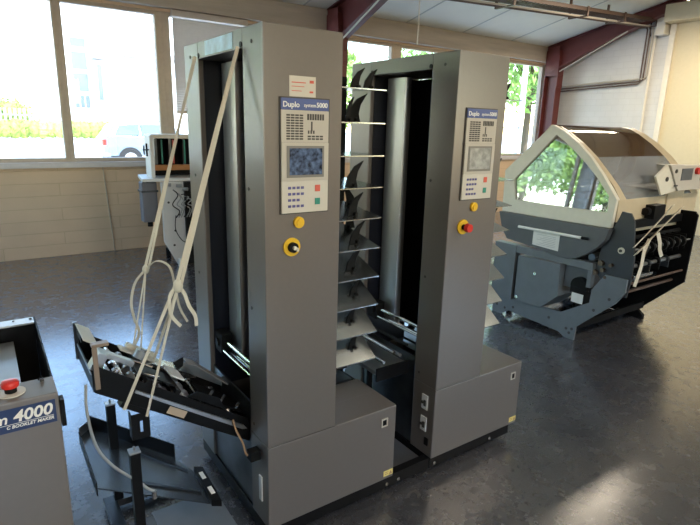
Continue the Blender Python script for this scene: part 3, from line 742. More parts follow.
# ------------------------------------------------------------------ low tray stand
st = Thing('tray_stand', 'low black tray stand with two upright posts under the hanging conveyor', 'stand', (-.40, .40, 0))
bm = B(); prism(bm, [(-.55, .33), (-.22, .02), (-.215, .24), (-.25, .36), (-.50, .78), (-.55, .73)], 'z', .292, .298); 
tray = st.part('tray', bm, 'tray')
bm = B()
def wall_strip(bm, a, b, z0, z1, th=.004):
    a, b = Vector((*a, 0)), Vector((*b, 0)); d = (b - a).normalized(); n = Vector((-d.y, d.x, 0)) * th
    prism(bm, [(a.x, a.y), (b.x, b.y), (b.x + n.x, b.y + n.y), (a.x + n.x, a.y + n.y)], 'z', z0, z1)
wall_strip(bm, (-.50, .78), (-.25, .36), .292, .36)
st.part('back_flange', bm, 'black', tray)
bm = B(); wall_strip(bm, (-.552, .74), (-.552, .33), .262, .32); st.part('end_flange', bm, 'black', tray)
bm = B(); wall_strip(bm, (-.548, .73), (-.50, .78), .292, .34); st.part('corner_strip', bm, 'steel', tray)
bm = B(); prism(bm, [(-.43, .28), (-.235, .09), (-.232, .10), (-.425, .295)], 'z', .299, .304); prism(bm, [(-.36, .46), (-.235, .24), (-.230, .25), (-.352, .47)], 'z', .299, .304); st.part('rib', bm, 'steel_dark', tray)
bm = B(); prism(bm, [(-.215, .225), (-.225, .0), (-.195, -.02), (-.185, .205)], 'z', .300, .325); sp_ = st.part('stop_block', bm, 'black', tray)
bm = B(); box(bm, -.212, -.197, .13, .175, .3255, .327); st.part('reflector', bm, 'paper', sp_)
bm = B(); box(bm, -.214, -.199, .03, .075, .3255, .327); st.part('reflector', bm, 'paper', sp_)
for (x, y, zt) in ((-.438, .174, .50), (-.441, .573, .50)):
    bm = B(); box(bm, x - .017, x + .017, y - .017, y + .017, .05, zt, .001); po = st.part('post', bm, 'black')
    bm = B(); box(bm, x - .019, x + .019, y - .019, y + .019, zt + .0005, zt + .008, .001); cyl(bm, (x, y, zt), (x, y, zt + .022), .004, 8); st.part('post_cap', bm, 'steel', po)
bm = B(); box(bm, -.50, -.12, .15, .20, .02, .05); box(bm, -.50, -.12, .55, .60, .02, .05); box(bm, -.50, -.45, .201, .549, .02, .05); st.part('base_frame', bm, 'steel_dark')
for x, y in ((-.48, .17), (-.48, .57), (-.14, .17), (-.14, .57)):
    bm = B(); cyl(bm, (x, y, 0), (x, y, .02), .02, 14); st.part('foot', bm, 'rubber', smooth=True)
bm = B(); box(bm, -.36, -.10, .03, .33, .10, .106); st.part('lower_shelf', bm, 'bluegrey_l')
bm = B(); box(bm, -.36, -.35, .04, .05, .05, .10); box(bm, -.12, -.11, .04, .05, .0, .10); box(bm, -.36, -.35, .16, .19, .05, .10); box(bm, -.14, -.13, .16, .19, .05, .10); st.part('shelf_bracket', bm, 'black')
bm = B(); cyl(bm, (-.385, .155, .299), (-.385, .155, .33), .009, 10); st.part('hose_nozzle', bm, 'chrome', tray, smooth=True)
bm = B(); tube(bm, smooth_path([(-.52, .05, .012), (-.47, .1, .05), (-.42, .08, .08), (-.40, .02, .03), (-.46, -.02, .012)]), .006, 8)
tube(bm, smooth_path([(-.50, .0, .012), (-.44, .03, .03), (-.40, -.05, .02), (-.44, -.12, .012)]), .005, 8)
single('floor_cable', bm, 'black_soft', 'black cable coiled on the floor beside the booklet maker', 'cable', (-.46, .02, .01), smooth=True)

# ------------------------------------------------------------------ booklet maker (left foreground)
BZ = 1.10
bx1, by0 = -.7135, -.4665
BF, BR = -.470, -.694
t = Thing('booklet_maker', 'grey booklet maker with red stop button and white 4000 lettering, bottom left', 'machine', (-1.1, -.4, 0))
bm = B(); box(bm, -1.6, BR, BF, -.383, .02, BZ); body = t.part('front_housing', bm, 'paint', bev=.003)
bm = B(); box(bm, -1.6, BR, -.3825, .028, .10, .93); t.part('body', bm, 'paint', bev=.003)
bm = B(); box(bm, -1.6, BR - .004, -.018, .028, BZ + .0005, BZ + .005); bk = t.part('hopper_back', bm, 'steel'); bm = B(); box(bm, -1.6, BR - .004, .0, .027, .9305, BZ); t.part('hopper_wall', bm, 'black')
bm = B(); prism(bm, [(-.381, .9305), (.028, .9305), (.028, BZ + .005), (-.381, BZ - .012)], 'x', BR - .003, BR + .001); t.part('hopper_cheek', bm, 'black')
bm = B(); box(bm, -.745, BR - .004, -.381, -.0305, .9305, .935); t.part('hopper_floor', bm, 'black')
bm = B(); box(bm, -1.5, -.752, -.375, -.033, 1.060, 1.066, .001); box(bm, -.760, -.752, -.375, -.033, .935, 1.059); t.part('hopper_plate', bm, 'steel')
bm = B(); cyl(bm, (-.705, .014, BZ + .005), (-.705, .014, BZ + .007), .004, 8); cyl(bm, (-.745, .014, BZ + .005), (-.745, .014, BZ + .007), .003, 8); cyl(bm, (-.716, -.40, BZ), (-.716, -.40, BZ + .004), .004, 10); t.part('screw', bm, 'ink')
bm = B(); tube(bm, [(-.722, -.398, BZ + .003), (-.719, -.394, BZ + .007), (-.714, -.397, BZ + .008)], .0018, 6); t.part('hook', bm, 'black')
bm = B(); cyl(bm, (-.773, -.425, BZ), (-.773, -.425, BZ + .002), .026, 28); col_ = t.part('stop_collar', bm, 'panel2', smooth=True, label='beige round collar')
bm = B(); cyl(bm, (-.773, -.425, BZ + .002), (-.773, -.425, BZ + .0135), .011, 20); t.part('stem', bm, 'black_soft', col_, smooth=True)
bm = B()
prof = [(.0, BZ + .028), (.010, BZ + .0275), (.0145, BZ + .0255), (.0165, BZ + .021), (.0155, BZ + .014), (.010, BZ + .0135), (0, BZ + .0135)]
rings = []
for r, z in prof[1:-1]: rings.append([bm.verts.new((-.773 + r * math.cos(2 * PI * k / 24), -.425 + r * math.sin(2 * PI * k / 24), z)) for k in range(24)])
for a, b in zip(rings, rings[1:]):
    for k in range(24): bm.faces.new((a[k], a[(k + 1) % 24], b[(k + 1) % 24], b[k]))
bm.faces.new(rings[0]); bm.faces.new(rings[-1][::-1])
t.part('emergency_stop', bm, 'red', col_, smooth=True, label='red mushroom button')
bm = B(); box(bm, -1.02, -.701, BF - .0015, BF - .0002, 1.037, 1.087); lbp = t.part('name_plate', bm, 'navy', body, label='navy name plate')
t.part('lettering', text_bm('4000', .034, face_front(-.7085, BF - .002, 1.0575), shear=.2, bold=.0008, align='RIGHT', extrude=.0003), 'paper', lbp)
t.part('lettering', text_bm('m', .030, face_front(-.7085 - .0775, BF - .002, 1.0575), shear=.2, bold=.0005, align='RIGHT', extrude=.0003), 'paper', lbp)
t.part('lettering', text_bm('C BOOKLET MAKER', .0093, face_front(-.7065, BF - .002, 1.045), shear=.25, bold=.0002, align='RIGHT', extrude=.0003), 'paper', lbp)
bm = B(); box(bm, -1.01, -.706, BF - .0022, BF - .0016, 1.0535, 1.0543); t.part('rule', bm, 'paper', lbp)
bm = B(); box(bm, BR + .0012, BR + .010, BF + .004, BF + .03, 1.018, 1.078, .001); t.part('side_latch', bm, 'black', body)
for x in (-1.5, -.78):
    for y in (-.43, -.03):
        bm = B(); cyl(bm, (x, y, 0), (x, y, .10 if y > -.2 else .02), .02, 12); t.part('foot', bm, 'rubber')

# ------------------------------------------------------------------ far right machine under a clear cover
FX, FE = 3.05, 4.38
fm = Thing('folding_machine', 'large slate and cream machine with clear arched cover by the white wall', 'machine', (3.5, .9, 0))
lean = lambda q: max(0, q[1] - .95) * .11
outer = [(1.14, 1.700), (1.541, 1.300), (1.50, .945), (1.1, .946), (.486, .955), (.478, 1.169), (.632, 1.345), (.75, 1.462), (.877, 1.562), (1.02, 1.65)]
inner = [(1.085, 1.618), (1.425, 1.23), (1.375, 1.062), (1.1, 1.058), (.535, 1.068), (.545, 1.185), (.675, 1.32), (.78, 1.41), (.885, 1.49), (.98, 1.555)]
bm = B(); ringprism(bm, outer, inner, 'x', FX, FX + .045, lean); cs = fm.part('cover_side', bm, 'creamlite', bev=.006)
bm = B(); prism(bm, [(y, z) for y, z in inner], 'x', FX + .018, FX + .022, lean); fm.part('cover_pane', bm, 'clearcover', cs, label='clear pane reflecting the window')
bm = B(); ringprism(bm, outer, inner, 'x', FE - .045, FE); cs2 = fm.part('cover_side', bm, 'cream', bev=.006)
bm = B(); prism(bm, inner, 'x', FE - .026, FE - .022); fm.part('cover_pane', bm, 'sheet_pale', cs2)
# arched cover: cream edge bands, sheets with painted reflections, brown above, pale below
arc = [(.478, 1.169), (.55, 1.262), (.632, 1.345), (.75, 1.462), (.877, 1.562), (1.00, 1.64), (1.09, 1.685), (1.18, 1.70), (1.36, 1.50), (1.541, 1.300)]
def arcsheet(bm, pts, xa, xb, th=.006, lf=True):
    V = []
    for (y, z) in pts:
        a = xa + (lean((y, z)) if lf else 0)
        V.append([bm.verts.new((a, y, z)), bm.verts.new((xb, y, z)), bm.verts.new((xb, y, z - th)), bm.verts.new((a, y, z - th))])
    for p, q in zip(V, V[1:]):
        for k in range(4): bm.faces.new((p[k], p[(k + 1) % 4], q[(k + 1) % 4], q[k]))
    bm.faces.new(V[0]); bm.faces.new(V[-1][::-1])
bm = B(); arcsheet(bm, arc, FX + .0455, FX + .15, .012); fm.part('cover_band', bm, 'cream')
bm = B(); arcsheet(bm, arc, FE - .14, FE - .046, .012, False); fm.part('cover_band', bm, 'cream')
bm = B(); arcsheet(bm, [(1.20, 1.677), (1.36, 1.50), (1.541, 1.30)], FX + .151, FE - .141, .01, False); fm.part('cover_back_sheet', bm, 'cream')
bm = B(); arcsheet(bm, arc[3:8], FX + .151, FE - .141, .004, False); fm.part('cover_sheet', bm, 'sheet_brown', smooth=True, label='upper sheet with brown reflection painted in')
bm = B(); arcsheet(bm, arc[:4], FX + .151, FE - .141, .004, False); fm.part('cover_sheet', bm, 'sheet_pale', smooth=True, label='clear sheet with painted pale reflection')
bm = B(); box(bm, FX + .046, FE - .046, .474, .486, .955, 1.165, .002); fm.part('cover_front_rail', bm, 'cream')
bm = B(); box(bm, FX + .046, FE - .046, 1.49, 1.53, .955, 1.29, .002); fm.part('cover_rear', bm, 'cream')
# inside the cover
bm = B(); box(bm, FX + .05, FE - .05, .49, 1.48, .90, .945); deck = fm.part('deck', bm, 'cream')
bm = B()
for k in range(5): box(bm, FX + .30 + k * .22, FX + .33 + k * .22, .62, 1.35, .946, 1.10 + .05 * (k % 2))
fm.part('inner_frames', bm, 'bluegrey', deck)
bm = B(); box(bm, FX + .2, FE - .25, .85, 1.30, 1.12, 1.16); fm.part('guide_board', bm, 'wood', deck)
for k in range(4):
    bm = B(); cyl(bm, (FX + .16, .68 + k * .2, 1.20), (FE - .2, .68 + k * .2, 1.20), .022, 14); fm.part('roller', bm, 'steel', deck, smooth=True)
# slate side guard with rounded bottom
g = [(1.50, .944), (1.455, .80), (1.39, .715), (1.10, .692), (.87, .662), (.78, .662), (.70, .685), (.62, .735), (.54, .805), (.49, .87), (.47, .953)]
bm = B(); prism(bm, g, 'x', FX - .035, FX + .03); sg = fm.part('side_guard', bm, 'bluegrey', bev=.004)
bm = B(); cyl(bm, (FX - .055, 1.26, .845), (FX - .055, .67, .855), .012, 12); cyl(bm, (FX - .055, 1.24, .845), (FX - .035, 1.24, .845), .006, 8); cyl(bm, (FX - .055, .70, .855), (FX - .035, .70, .855), .006, 8); fm.part('handle_bar', bm, 'white', sg, smooth=True, label='long white handle bar')
bm = B(); cyl(bm, (FX - .055, .67, .855), (FX - .055, .615, .857), .011, 12); fm.part('handle_grip', bm, 'black_soft', sg, smooth=True)
bm = B(); prism(bm, [(1.118, .838), (.868, .835), (.868, .705), (1.118, .715)], 'x', FX - .0375, FX - .0355); ps = fm.part('paper_sheet', bm, 'paper', sg)
bm = B()
for k in range(7): box(bm, FX - .0385, FX - .0376, .90, 1.08 - .03 * (k % 3), .725 + k * .014, .728 + k * .014)
fm.part('sheet_print', bm, mat('grey print', (.45, .45, .45), .8), ps)
# channel frame and gear box
bm = B(); box(bm, FX - .02, FX + .03, .565, 1.285, .61, .668, .003); box(bm, FX - .02, FX + .03, .565, .60, .47, .6095, .003); fr_ = fm.part('channel_frame', bm, 'bluegrey_l')
bm = B(); box(bm, FX - .02, FX + .06, 1.29, 1.52, .17, .668, .004); fm.part('side_box', bm, 'bluegrey_l')
bm = B(); prism(bm, [(1.25, .592), (.835, .604), (.825, .334), (.975, .19), (1.20, .182), (1.25, .20)], 'x', FX - .03, FX + .26); gb = fm.part('gear_box', bm, 'bluegrey_l', bev=.004)
for (y, z) in ((1.06, .47), (1.22, .22)):
    bm = B(); cyl(bm, (FX - .038, y, z), (FX - .030, y, z), .014, 12); fm.part('bolt', bm, 'chrome', gb, smooth=True)
bm = B(); box(bm, FX + .03, FX + .30, .60, .825, .42, .61, .002); fm.part('recess_panel', bm, 'bluegrey')
bm = B(); cyl(bm, (FX - .01, .665, .46), (FX + .029, .665, .46), .072, 20); box(bm, FX - .012, FX + .028, .60, .735, .39, .45, .004); mo = fm.part('motor', bm, 'black_soft')
bm = B(); box(bm, FX - .0145, FX - .0125, .612, .712, .322, .40); fm.part('label_sticker', bm, 'paper', mo, label='white label')
# main side plate, foot, cross panel
sidep = [(1.40, .0), (1.32, .055), (.80, .03), (.74, .0), (.655, .0), (.648, .12), (.36, .40), (.30, .50), (.30, .60), (.47, .60), (.56, .46), (.565, .35), (.80, .20), (1.50, .17), (1.50, .0)]
bm = B(); prism(bm, sidep, 'x', FX + .001, FX + .021); sp1 = fm.part('side_plate', bm, 'bluegrey_l')
bm = B()
for (y, z) in ((.70, .05), (.68, .09), (.73, .08), (.90, .12), (1.27, .10), (1.45, .08), (.52, .30), (.41, .42), (1.36, .07)): cyl(bm, (FX - .002, y, z), (FX + .002, y, z), .012, 8)
fm.part('holes', bm, 'ink', sp1)
bm = B(); prism(bm, [(.56, .60), (.54, .86), (.48, .935), (.44, 1.04), (.425, 1.09), (.36, 1.085), (.325, 1.03), (.285, .75), (.285, .58), (.30, .46), (.40, .44)], 'x', FX + .022, FX + .040); dp = fm.part('delivery_plate', bm, 'plate', label='black side plate')
bm = B(); cyl(bm, (FX + .010, .385, .804), (FX + .0215, .385, .804), .024, 20); ki = fm.part('knob', bm, 'creamlite', dp, smooth=True)
bm = B(); cyl(bm, (FX + .002, .385, .804), (FX + .0095, .385, .804), .011, 14); fm.part('knob_cap', bm, 'ink', ki, smooth=True)
bm = B()
for (y, z, r) in ((.52, .68, .020), (.50, .63, .016), (.56, .60, .022), (.47, .58, .012), (.44, .68, .014)): cyl(bm, (FX - .005, y, z), (FX + .0215, y, z), r, 14)
fm.part('brass_fittings', bm, mat('dull brass', (.14, .10, .07), .4, .8), dp, smooth=True)
XP = 4.10
bm = B(); prism(bm, [(1.45, .02), (.75, .0), (.70, .0), (.70, .06), (.345, .42), (.335, 1.0), (.36, 1.03), (.55, 1.03), (.75, .93), (1.45, .93)], 'x', XP, XP + .02); fm.part('delivery_plate', bm, 'black', label='far black side plate')
bm = B(); box(bm, XP + .021, XP + .22, .50, 1.45, .50, .90); fm.part('end_housing', bm, 'black')
bm = B(); prism(bm, [(.72, .0), (.62, .0), (.62, .04), (.70, .10), (.72, .10)], 'x', XP - .04, XP - .001); fm.part('foot_plate', bm, 'black')
bm = B(); box(bm, FX + .022, XP - .001, .64, .66, .10, .16); fm.part('cross_beam', bm, 'black')
bm = B(); box(bm, FX + .041, XP - .001, 1.30, 1.32, .05, .5); fm.part('cross_beam', bm, 'black')
bm = B(); box(bm, FX + .30, XP - .001, .86, .88, .10, .90); fm.part('rear_panel', bm, 'black')
bm = B(); box(bm, FX + .041, XP - .001, .45, .72, .935, 1.0, .004); box(bm, FX + .041, XP - .5, .50, .72, 1.001, 1.06, .003); fm.part('top_housing', bm, 'black')
# rollers of the delivery
for (y, z, r, m_) in ((.36, .80, .012, 'chrome'), (.46, .86, .018, 'black_soft'), (.42, .64, .016, 'steel'), (.52, .56, .014, 'steel'), (.38, .52, .010, 'pipe'), (.45, .42, .014, 'pipe'), (.62, .70, .03, 'steel_dark'), (.60, .44, .022, 'steel_dark')):
    bm = B(); cyl(bm, (FX + .041, y, z), (XP - .001, y, z), r, 14); fm.part('shaft', bm, m_, smooth=True)
for k in range(7):
    x = FX + .26 + k * .10
    bm = B(); cyl(bm, (x, .36, .80), (x + .028, .36, .80), .045, 18); box(bm, x + .03, x + .038, .33, .50, .74, .86); w = fm.part('wheel', bm, 'black_soft', smooth=True)
    bm = B(); cyl(bm, (x - .004, .36, .80), (x, .36, .80), .018, 12); fm.part('hub', bm, 'steel', w, smooth=True)
for k in range(4):
    x = FX + .34 + k * .15
    bm = B(); cyl(bm, (x, .42, .64), (x + .022, .42, .64), .035, 16); box(bm, x - .01, x, .38, .56, .58, .63); fm.part('wheel', bm, 'steel_dark' if k % 2 else 'black_soft', smooth=True)
bm = B(); box(bm, FX + .22, FX + .50, .36, .40, .560, .585, .003); box(bm, FX + .25, FX + .48, .40, .55, .565, .572); fm.part('delivery_tongue', bm, 'chrome')
bm = B(); box(bm, FX + .45, FX + .62, .40, .495, 1.001, 1.11, .004); cyl(bm, (FX + .40, .45, 1.06), (FX + .45, .45, 1.06), .03, 14); fm.part('sensor_block', bm, 'black_soft')
# control box on its post
bm = B(); prism(bm, [(3.43, 1.335), (3.583, 1.425), (3.80, 1.215), (3.56, 1.188)], 'y', .40, .415); cb_ = fm.part('control_cheek', bm, 'creamlite')
bm = B(); cyl(bm, (3.60, .399, 1.31), (3.60, .392, 1.31), .018, 16); fm.part('cheek_knob', bm, 'ink', cb_, smooth=True)
bm = B(); prism(bm, [(3.60, 1.420), (4.35, 1.400), (4.35, 1.215), (3.785, 1.212)], 'y', .385, .50); cb2 = fm.part('control_box', bm, 'panel', bev=.003)
bm = B(); box(bm, 3.795, 3.975, .380, .3845, 1.295, 1.388); fm.part('display', bm, 'bluegrey', cb2)
bm = B(); cyl(bm, (4.04, .384, 1.365), (4.04, .360, 1.365), .028, 16); fm.part('stop_button', bm, 'red', cb2, smooth=True, label='red stop button')
bm = B(); cyl(bm, (4.14, .384, 1.30), (4.14, .378, 1.30), .014, 12); cyl(bm, (3.70, .384, 1.37), (3.70, .378, 1.37), .016, 12); box(bm, 3.70, 3.76, .3815, .3845, 1.25, 1.262); fm.part('keys', bm, 'ink', cb2)
bm = B(); box(bm, 3.80, 4.08, .46, .62, 1.0, 1.21, .01); fm.part('control_post', bm, 'cream')
for (x, y) in ((FX + .12, .80), (FX + .12, 1.40), (XP - .1, .80), (XP - .1, 1.40)):
    bm = B(); cyl(bm, (x, y, 0), (x, y, .06), .03, 14); fm.part('foot', bm, 'rubber')
# cream straps lying over the delivery
def drape(label, pts, w):
    bm = B(); ribbon(bm, smooth_path(pts), w, .003, (.6, -.3, .6)); single('packing_strap', bm, 'strap', label, 'strap', pts[0], group='straps over the slate machine')
drape('thin cream strap slung across the open right end of the slate machine', [(3.56, .30, 1.125), (3.30, .28, 1.0), (3.03, .28, .855)], .026)
drape('broad cream strap slung below the thin one across the slate machine', [(3.71, .30, 1.095), (3.35, .28, .945), (3.05, .27, .80)], .044)
drape('cream strap end hanging in front of the slate machine wheels', [(3.34, .275, .93), (3.38, .27, .86), (3.40, .27, .80), (3.45, .27, .74)], .030)
drape('cream strap end hanging lowest beside the black side plate', [(3.22, .27, .90), (3.15, .26, .82), (3.14, .26, .70), (3.11, .27, .55)], .026)

# ------------------------------------------------------------------ small machine by the window
rm = Thing('feeder_machine', 'pale grey machine with open dark hood under the far window', 'machine', (1.2, 4.75, 0))
bm = B(); prism(bm, [(.82, 1.48), (.84, 1.50), (.865, 1.50), (.86, 1.02), (.82, 1.02)], 'y', 4.60, 4.82); fm_l = rm.part('hood_side', bm, 'lampwhite')
bm = B(); box(bm, .866, 1.9, 4.62, 5.0, 1.455, 1.50, .006); rm.part('hood_top', bm, 'creamlite')
bm = B(); box(bm, .866, 1.9, 4.9, 5.0, 1.02, 1.454); rm.part('hood_back', bm, 'black')
bm = B()
for k in range(4): box(bm, .90 + k * .16, .93 + k * .16, 4.72, 4.89, 1.10, 1.45)
rm.part('hood_ribs', bm, 'steel_dark')
for k, m_ in enumerate(('green', 'redink', 'green', 'black', 'redink')):
    bm = B(); box(bm, .97 + k * .13, .985 + k * .13, 4.70, 4.712, 1.17, 1.44); rm.part('guide_strip', bm, m_)
bm = B(); box(bm, .87, 1.85, 4.64, 4.70, 1.10, 1.16, .004); rm.part('orange_rail', bm, mat('orange brown rail', (.40, .17, .05), .5))
bm = B(); prism(bm, [(.70, 4.55), (1.85, 4.45), (1.85, 5.15), (.80, 5.15)], 'z', .985, 1.015); rm.part('table_top', bm, 'lampwhite')
bm = B(); box(bm, .705, .87, 4.60, 4.75, .52, .975, .012); db = rm.part('dust_box', bm, mat('grey plastic bin', (.16, .16, .18), .5))
bm = B(); box(bm, .695, .88, 4.59, 4.76, .86, .885, .003); cyl(bm, (.72, 4.60, .976), (.72, 4.60, 1.01), .012, 10); cyl(bm, (.76, 4.57, .976), (.76, 4.57, 1.0), .010, 10); rm.part('box_lid', bm, 'steel_dark', db)
bm = B(); cyl(bm, (.79, 4.68, .46), (.79, 4.68, .519), .03, 12); rm.part('box_outlet', bm, 'black_soft', db)
bm = B(); prism(bm, [(.89, .98), (1.14, .98), (1.14, .02), (1.03, .02), (.89, .30)], 'y', 4.50, 4.53); rm.part('side_panel', bm, 'lampwhite')
for (x, z) in ((.96, .75), (1.02, .42), (1.0, .25), (1.08, .60)):
    bm = B(); cyl(bm, (x, 4.494, z), (x, 4.5, z), .013, 10); rm.part('screw', bm, 'ink')
bm = B(); box(bm, 1.15, 1.9, 4.53, 5.1, .10, .98); rm.part('inner_body', bm, 'black')
bm = B(); box(bm, 1.141, 1.25, 4.46, 4.53, .02, .98); rm.part('front_stile', bm, 'black')
for k in range(9):
    bm = B(); x = 1.0 + .03 * k
    tube(bm, smooth_path([(x, 4.44, .90 - .02 * k), (x + .04, 4.40, .84 - .03 * (k % 3)), (x - .03 + .02 * (k % 4), 4.38, .74), (x + .05, 4.40, .66 + .02 * (k % 3)), (x + .02, 4.44, .58)]), .006, 6)
    rm.part('hose', bm, 'cable' if k % 3 else 'black_soft', smooth=True)
bm = B(); tube(bm, smooth_path([(1.03, 4.48, .60), (1.0, 4.42, .45), (1.06, 4.38, .32), (1.16, 4.44, .28)]), .005, 6); rm.part('hose', bm, 'black_soft', smooth=True)
bm = B()
for (x, z) in ((.93, .955), (1.05, .94), (1.12, .90)): cyl(bm, (x, 4.47, z), (x + .05, 4.44, z), .02, 10)
rm.part('valves', bm, 'steel')
for x in (1.08, 1.8):
    for y in (4.56, 5.05):
        bm = B(); cyl(bm, (x, y, 0), (x, y, .10), .03, 12); rm.part('castor', bm, 'black_soft')
bm = B(); box(bm, 1.02, 1.09, 4.40, 4.47, .02, .12, .006); single('foot_switch', bm, 'creamlite', 'small cream box on the floor beside the pale machine', 'box', (1.05, 4.43, .02)).location.z = 0.0
bm = B(); cyl(bm, (.79, 4.62, 1.26), (.79, 4.62, 1.40), .010, 8); cyl(bm, (.76, 4.62, 1.28), (.76, 4.62, 1.38), .008, 8); cyl(bm, (.75, 4.62, 1.33), (.822, 4.66, 1.33), .008, 8)
rm.part('clamp_knob', bm, 'black_soft', fm_l)

# ------------------------------------------------------------------ outdoors
bm = B(); box(bm, -70, 110, Y1 + .3, 120, -.25, -.02); box(bm, -70, X0 - .3, -40, Y1 + .3, -.25, -.02); struct('ground', bm, 'asphalt')
def rowz(d):  return 1.0
def leaf_cloud(bm, blobs, n, s):
    for _ in range(n):
        cx, cy, cz, rx, ry, rz = random.choice(blobs)
        while True:
            u = Vector((random.uniform(-1, 1), random.uniform(-1, 1), random.uniform(-1, 1)))
            if .35 < u.length < 1: break
        p = Vector((cx + u.x * rx, cy + u.y * ry, cz + u.z * rz))
        a = Vector((random.gauss(0, 1), random.gauss(0, 1), random.gauss(0, 1))).normalized()
        b = a.cross(Vector((random.gauss(0, 1), random.gauss(0, 1), random.gauss(0, 1)))).normalized()
        q = s * random.uniform(.6, 1.3)
        bm.faces.new([bm.verts.new(p + a * q), bm.verts.new(p + b * q * .5), bm.verts.new(p - a * q), bm.verts.new(p - b * q * .5)])
# hedge
t = Thing('hedge', 'yellow green clipped hedge across the yard outside the window', 'hedge', (-2, 48, 0))
bm = B()
ys_ = 48
for k in range(60):
    x = -26 + k * .62
    bmesh.ops.create_icosphere(bm, subdivisions=2, radius=.62, matrix=Matrix.Translation((x, ys_ + random.uniform(-.1, .1), .80)) @ Matrix.Diagonal((1, .8, random.uniform(1.05, 1.25), 1)))
t.part('hedge_core', bm, 'leaf_h')
bm = B(); leaf_cloud(bm, [(-26 + k * .62, ys_ - .1, .82, .6, .62, .80) for k in range(60)], 9000, .10); t.part('hedge_leaves', bm, 'leaf_h', kind='stuff')
bm = B()
for k in range(110): box(bm, -26 + k * .33, -26 + k * .33 + .17, 49.6, 49.66, 0, 2.35)
box(bm, -26, 10.4, 49.66, 49.72, .5, .6); box(bm, -26, 10.4, 49.66, 49.72, 1.8, 1.9)
single('paling_fence', bm, 'fence', 'grey paling fence behind the clipped hedge', 'fence', (-8, 49.6, 0))
t = Thing('garden_shrub', 'rounded shrub rising above the hedge at the left edge', 'shrub', (2.0, 51, 0))
bm = B(); bmesh.ops.create_icosphere(bm, subdivisions=3, radius=1.25, matrix=Matrix.Translation((1.9, 51.2, 1.9)) @ Matrix.Diagonal((1.2, .8, .8, 1))); t.part('shrub_core', bm, 'leaf_h')
bm = B(); cyl(bm, (1.9, 51.2, -.02), (1.9, 51.2, 1.2), .15, 8); t.part('stem', bm, 'bark')
bm = B(); leaf_cloud(bm, [(1.9, 51.2, 2.0, 1.7, 1.1, 1.2)], 1500, .12); t.part('shrub_leaves', bm, 'leaf_h', kind='stuff')
# white building
BY = 56
t = Thing('white_building', 'white office building with a stair window strip beyond the hedge', 'building', (14, BY, 0))
bm = B(); box(bm, -30, 26, BY, BY + 10, -.02, 14); t.part('wall', bm, 'render')
for (z0, z1, bar) in ((2.6, 3.9, True), (4.07, 5.87, False), (6.05, 7.76, False), (8.03, 8.97, False)):
    bm = B(); ringprism(bm, [(7.40, z0), (8.85, z0), (8.85, z1), (7.40, z1)], [(7.48, z0 + .08), (8.77, z0 + .08), (8.77, z1 - .08), (7.48, z1 - .08)], 'y', BY - .05, BY - .001)
    w = t.part('window', bm, 'render')
    bm = B(); box(bm, 7.48, 8.77, BY - .03, BY - .02, z0 + .08, z1 - .08); t.part('pane', bm, 'shop', w)
    if bar:
        bm = B(); box(bm, 7.86, 7.93, BY - .04, BY - .031, z0 + .08, z1 - .08); box(bm, 8.30, 8.37, BY - .04, BY - .031, z0 + .08, z1 - .08); t.part('glazing_bar', bm, 'render', w)
bm = B(); box(bm, 9.3, 9.9, BY - 1.2, BY - .001, 2.2, 6.8); t.part('porch', bm, 'render')
bm = B(); prism(bm, [(9.0, 7.1), (10.2, 7.1), (10.2, 7.5)], 'y', BY - 1.6, BY - .002); t.part('porch_roof', bm, 'fence')
bm = B(); box(bm, 11.9, 18, BY - 1.4, BY - .001, 7.55, 7.95); t.part('canopy', bm, 'fence')
bm = B(); box(bm, 9.4, 9.8, BY - 1.23, BY - 1.201, 3.4, 6.6); t.part('door_glass', bm, 'shop')
# parked car
CX, CY = 2.86, 19.35
t = Thing('parked_car', 'blue grey estate car parked in the yard outside the window', 'car', (CX + 2.1, CY, 0))
prof = [(0.02, .42), (0.0, .75), (.05, 1.02), (.16, 1.12), (.42, 1.52), (1.2, 1.62), (2.3, 1.56), (2.95, 1.10), (3.7, .98), (4.15, .80), (4.22, .42)]
bm = B(); prism(bm, [(CX + x, z) for x, z in prof], 'y', CY - .85, CY + .85)
for v in bm.verts:
    if v.co.z > 1.15: v.co.y = CY + (v.co.y - CY) * .80
car = t.part('body', bm, 'carpaint', bev=.05)
bm = B()
for poly in ([(.36, 1.14), (.56, 1.46), (1.20, 1.54), (1.20, 1.14)], [(1.27, 1.12), (1.27, 1.52), (1.95, 1.52), (1.95, 1.12)], [(2.02, 1.12), (2.02, 1.51), (2.25, 1.49), (2.80, 1.12)]):
    prism(bm, [(CX + x, z) for x, z in poly], 'y', CY - .90, CY - .70)
for v in bm.verts:
    if v.co.z > 1.3: v.co.y += .10 if v.co.y < CY else 0
t.part('side_windows', bm, 'shop')
for wx in (.85, 3.35):
    bm = B(); cyl(bm, (CX + wx, CY - .88, .33), (CX + wx, CY - .66, .33), .33, 28); ty = t.part('tyre', bm, 'tyre', smooth=True)
    bm = B(); cyl(bm, (CX + wx, CY - .90, .33), (CX + wx, CY - .881, .33), .22, 24); t.part('rim', bm, 'steel', ty, smooth=True)
    bm = B(); ringprism(bm, [(CX + wx + .40 * math.cos(a), .33 + .40 * math.sin(a)) for a in [PI * k / 14 for k in range(15)]], [(CX + wx + .335 * math.cos(a), .33 + .335 * math.sin(a)) for a in [PI * k / 14 for k in range(15)]], 'y', CY - .875, CY - .851)
    t.part('wheel_arch', bm, 'tyre')
    bm = B(); cyl(bm, (CX + wx, CY + .66, .33), (CX + wx, CY + .88, .33), .33, 20); t.part('tyre', bm, 'tyre', smooth=True)
bm = B(); box(bm, CX - .02, CX + .10, CY - .86, CY - .55, .80, 1.0, .01); t.part('tail_lamp', bm, 'red')
bm = B(); box(bm, CX - .06, CX + .20, CY - .87, CY + .87, .36, .55, .04); t.part('bumper', bm, 'carpaint')
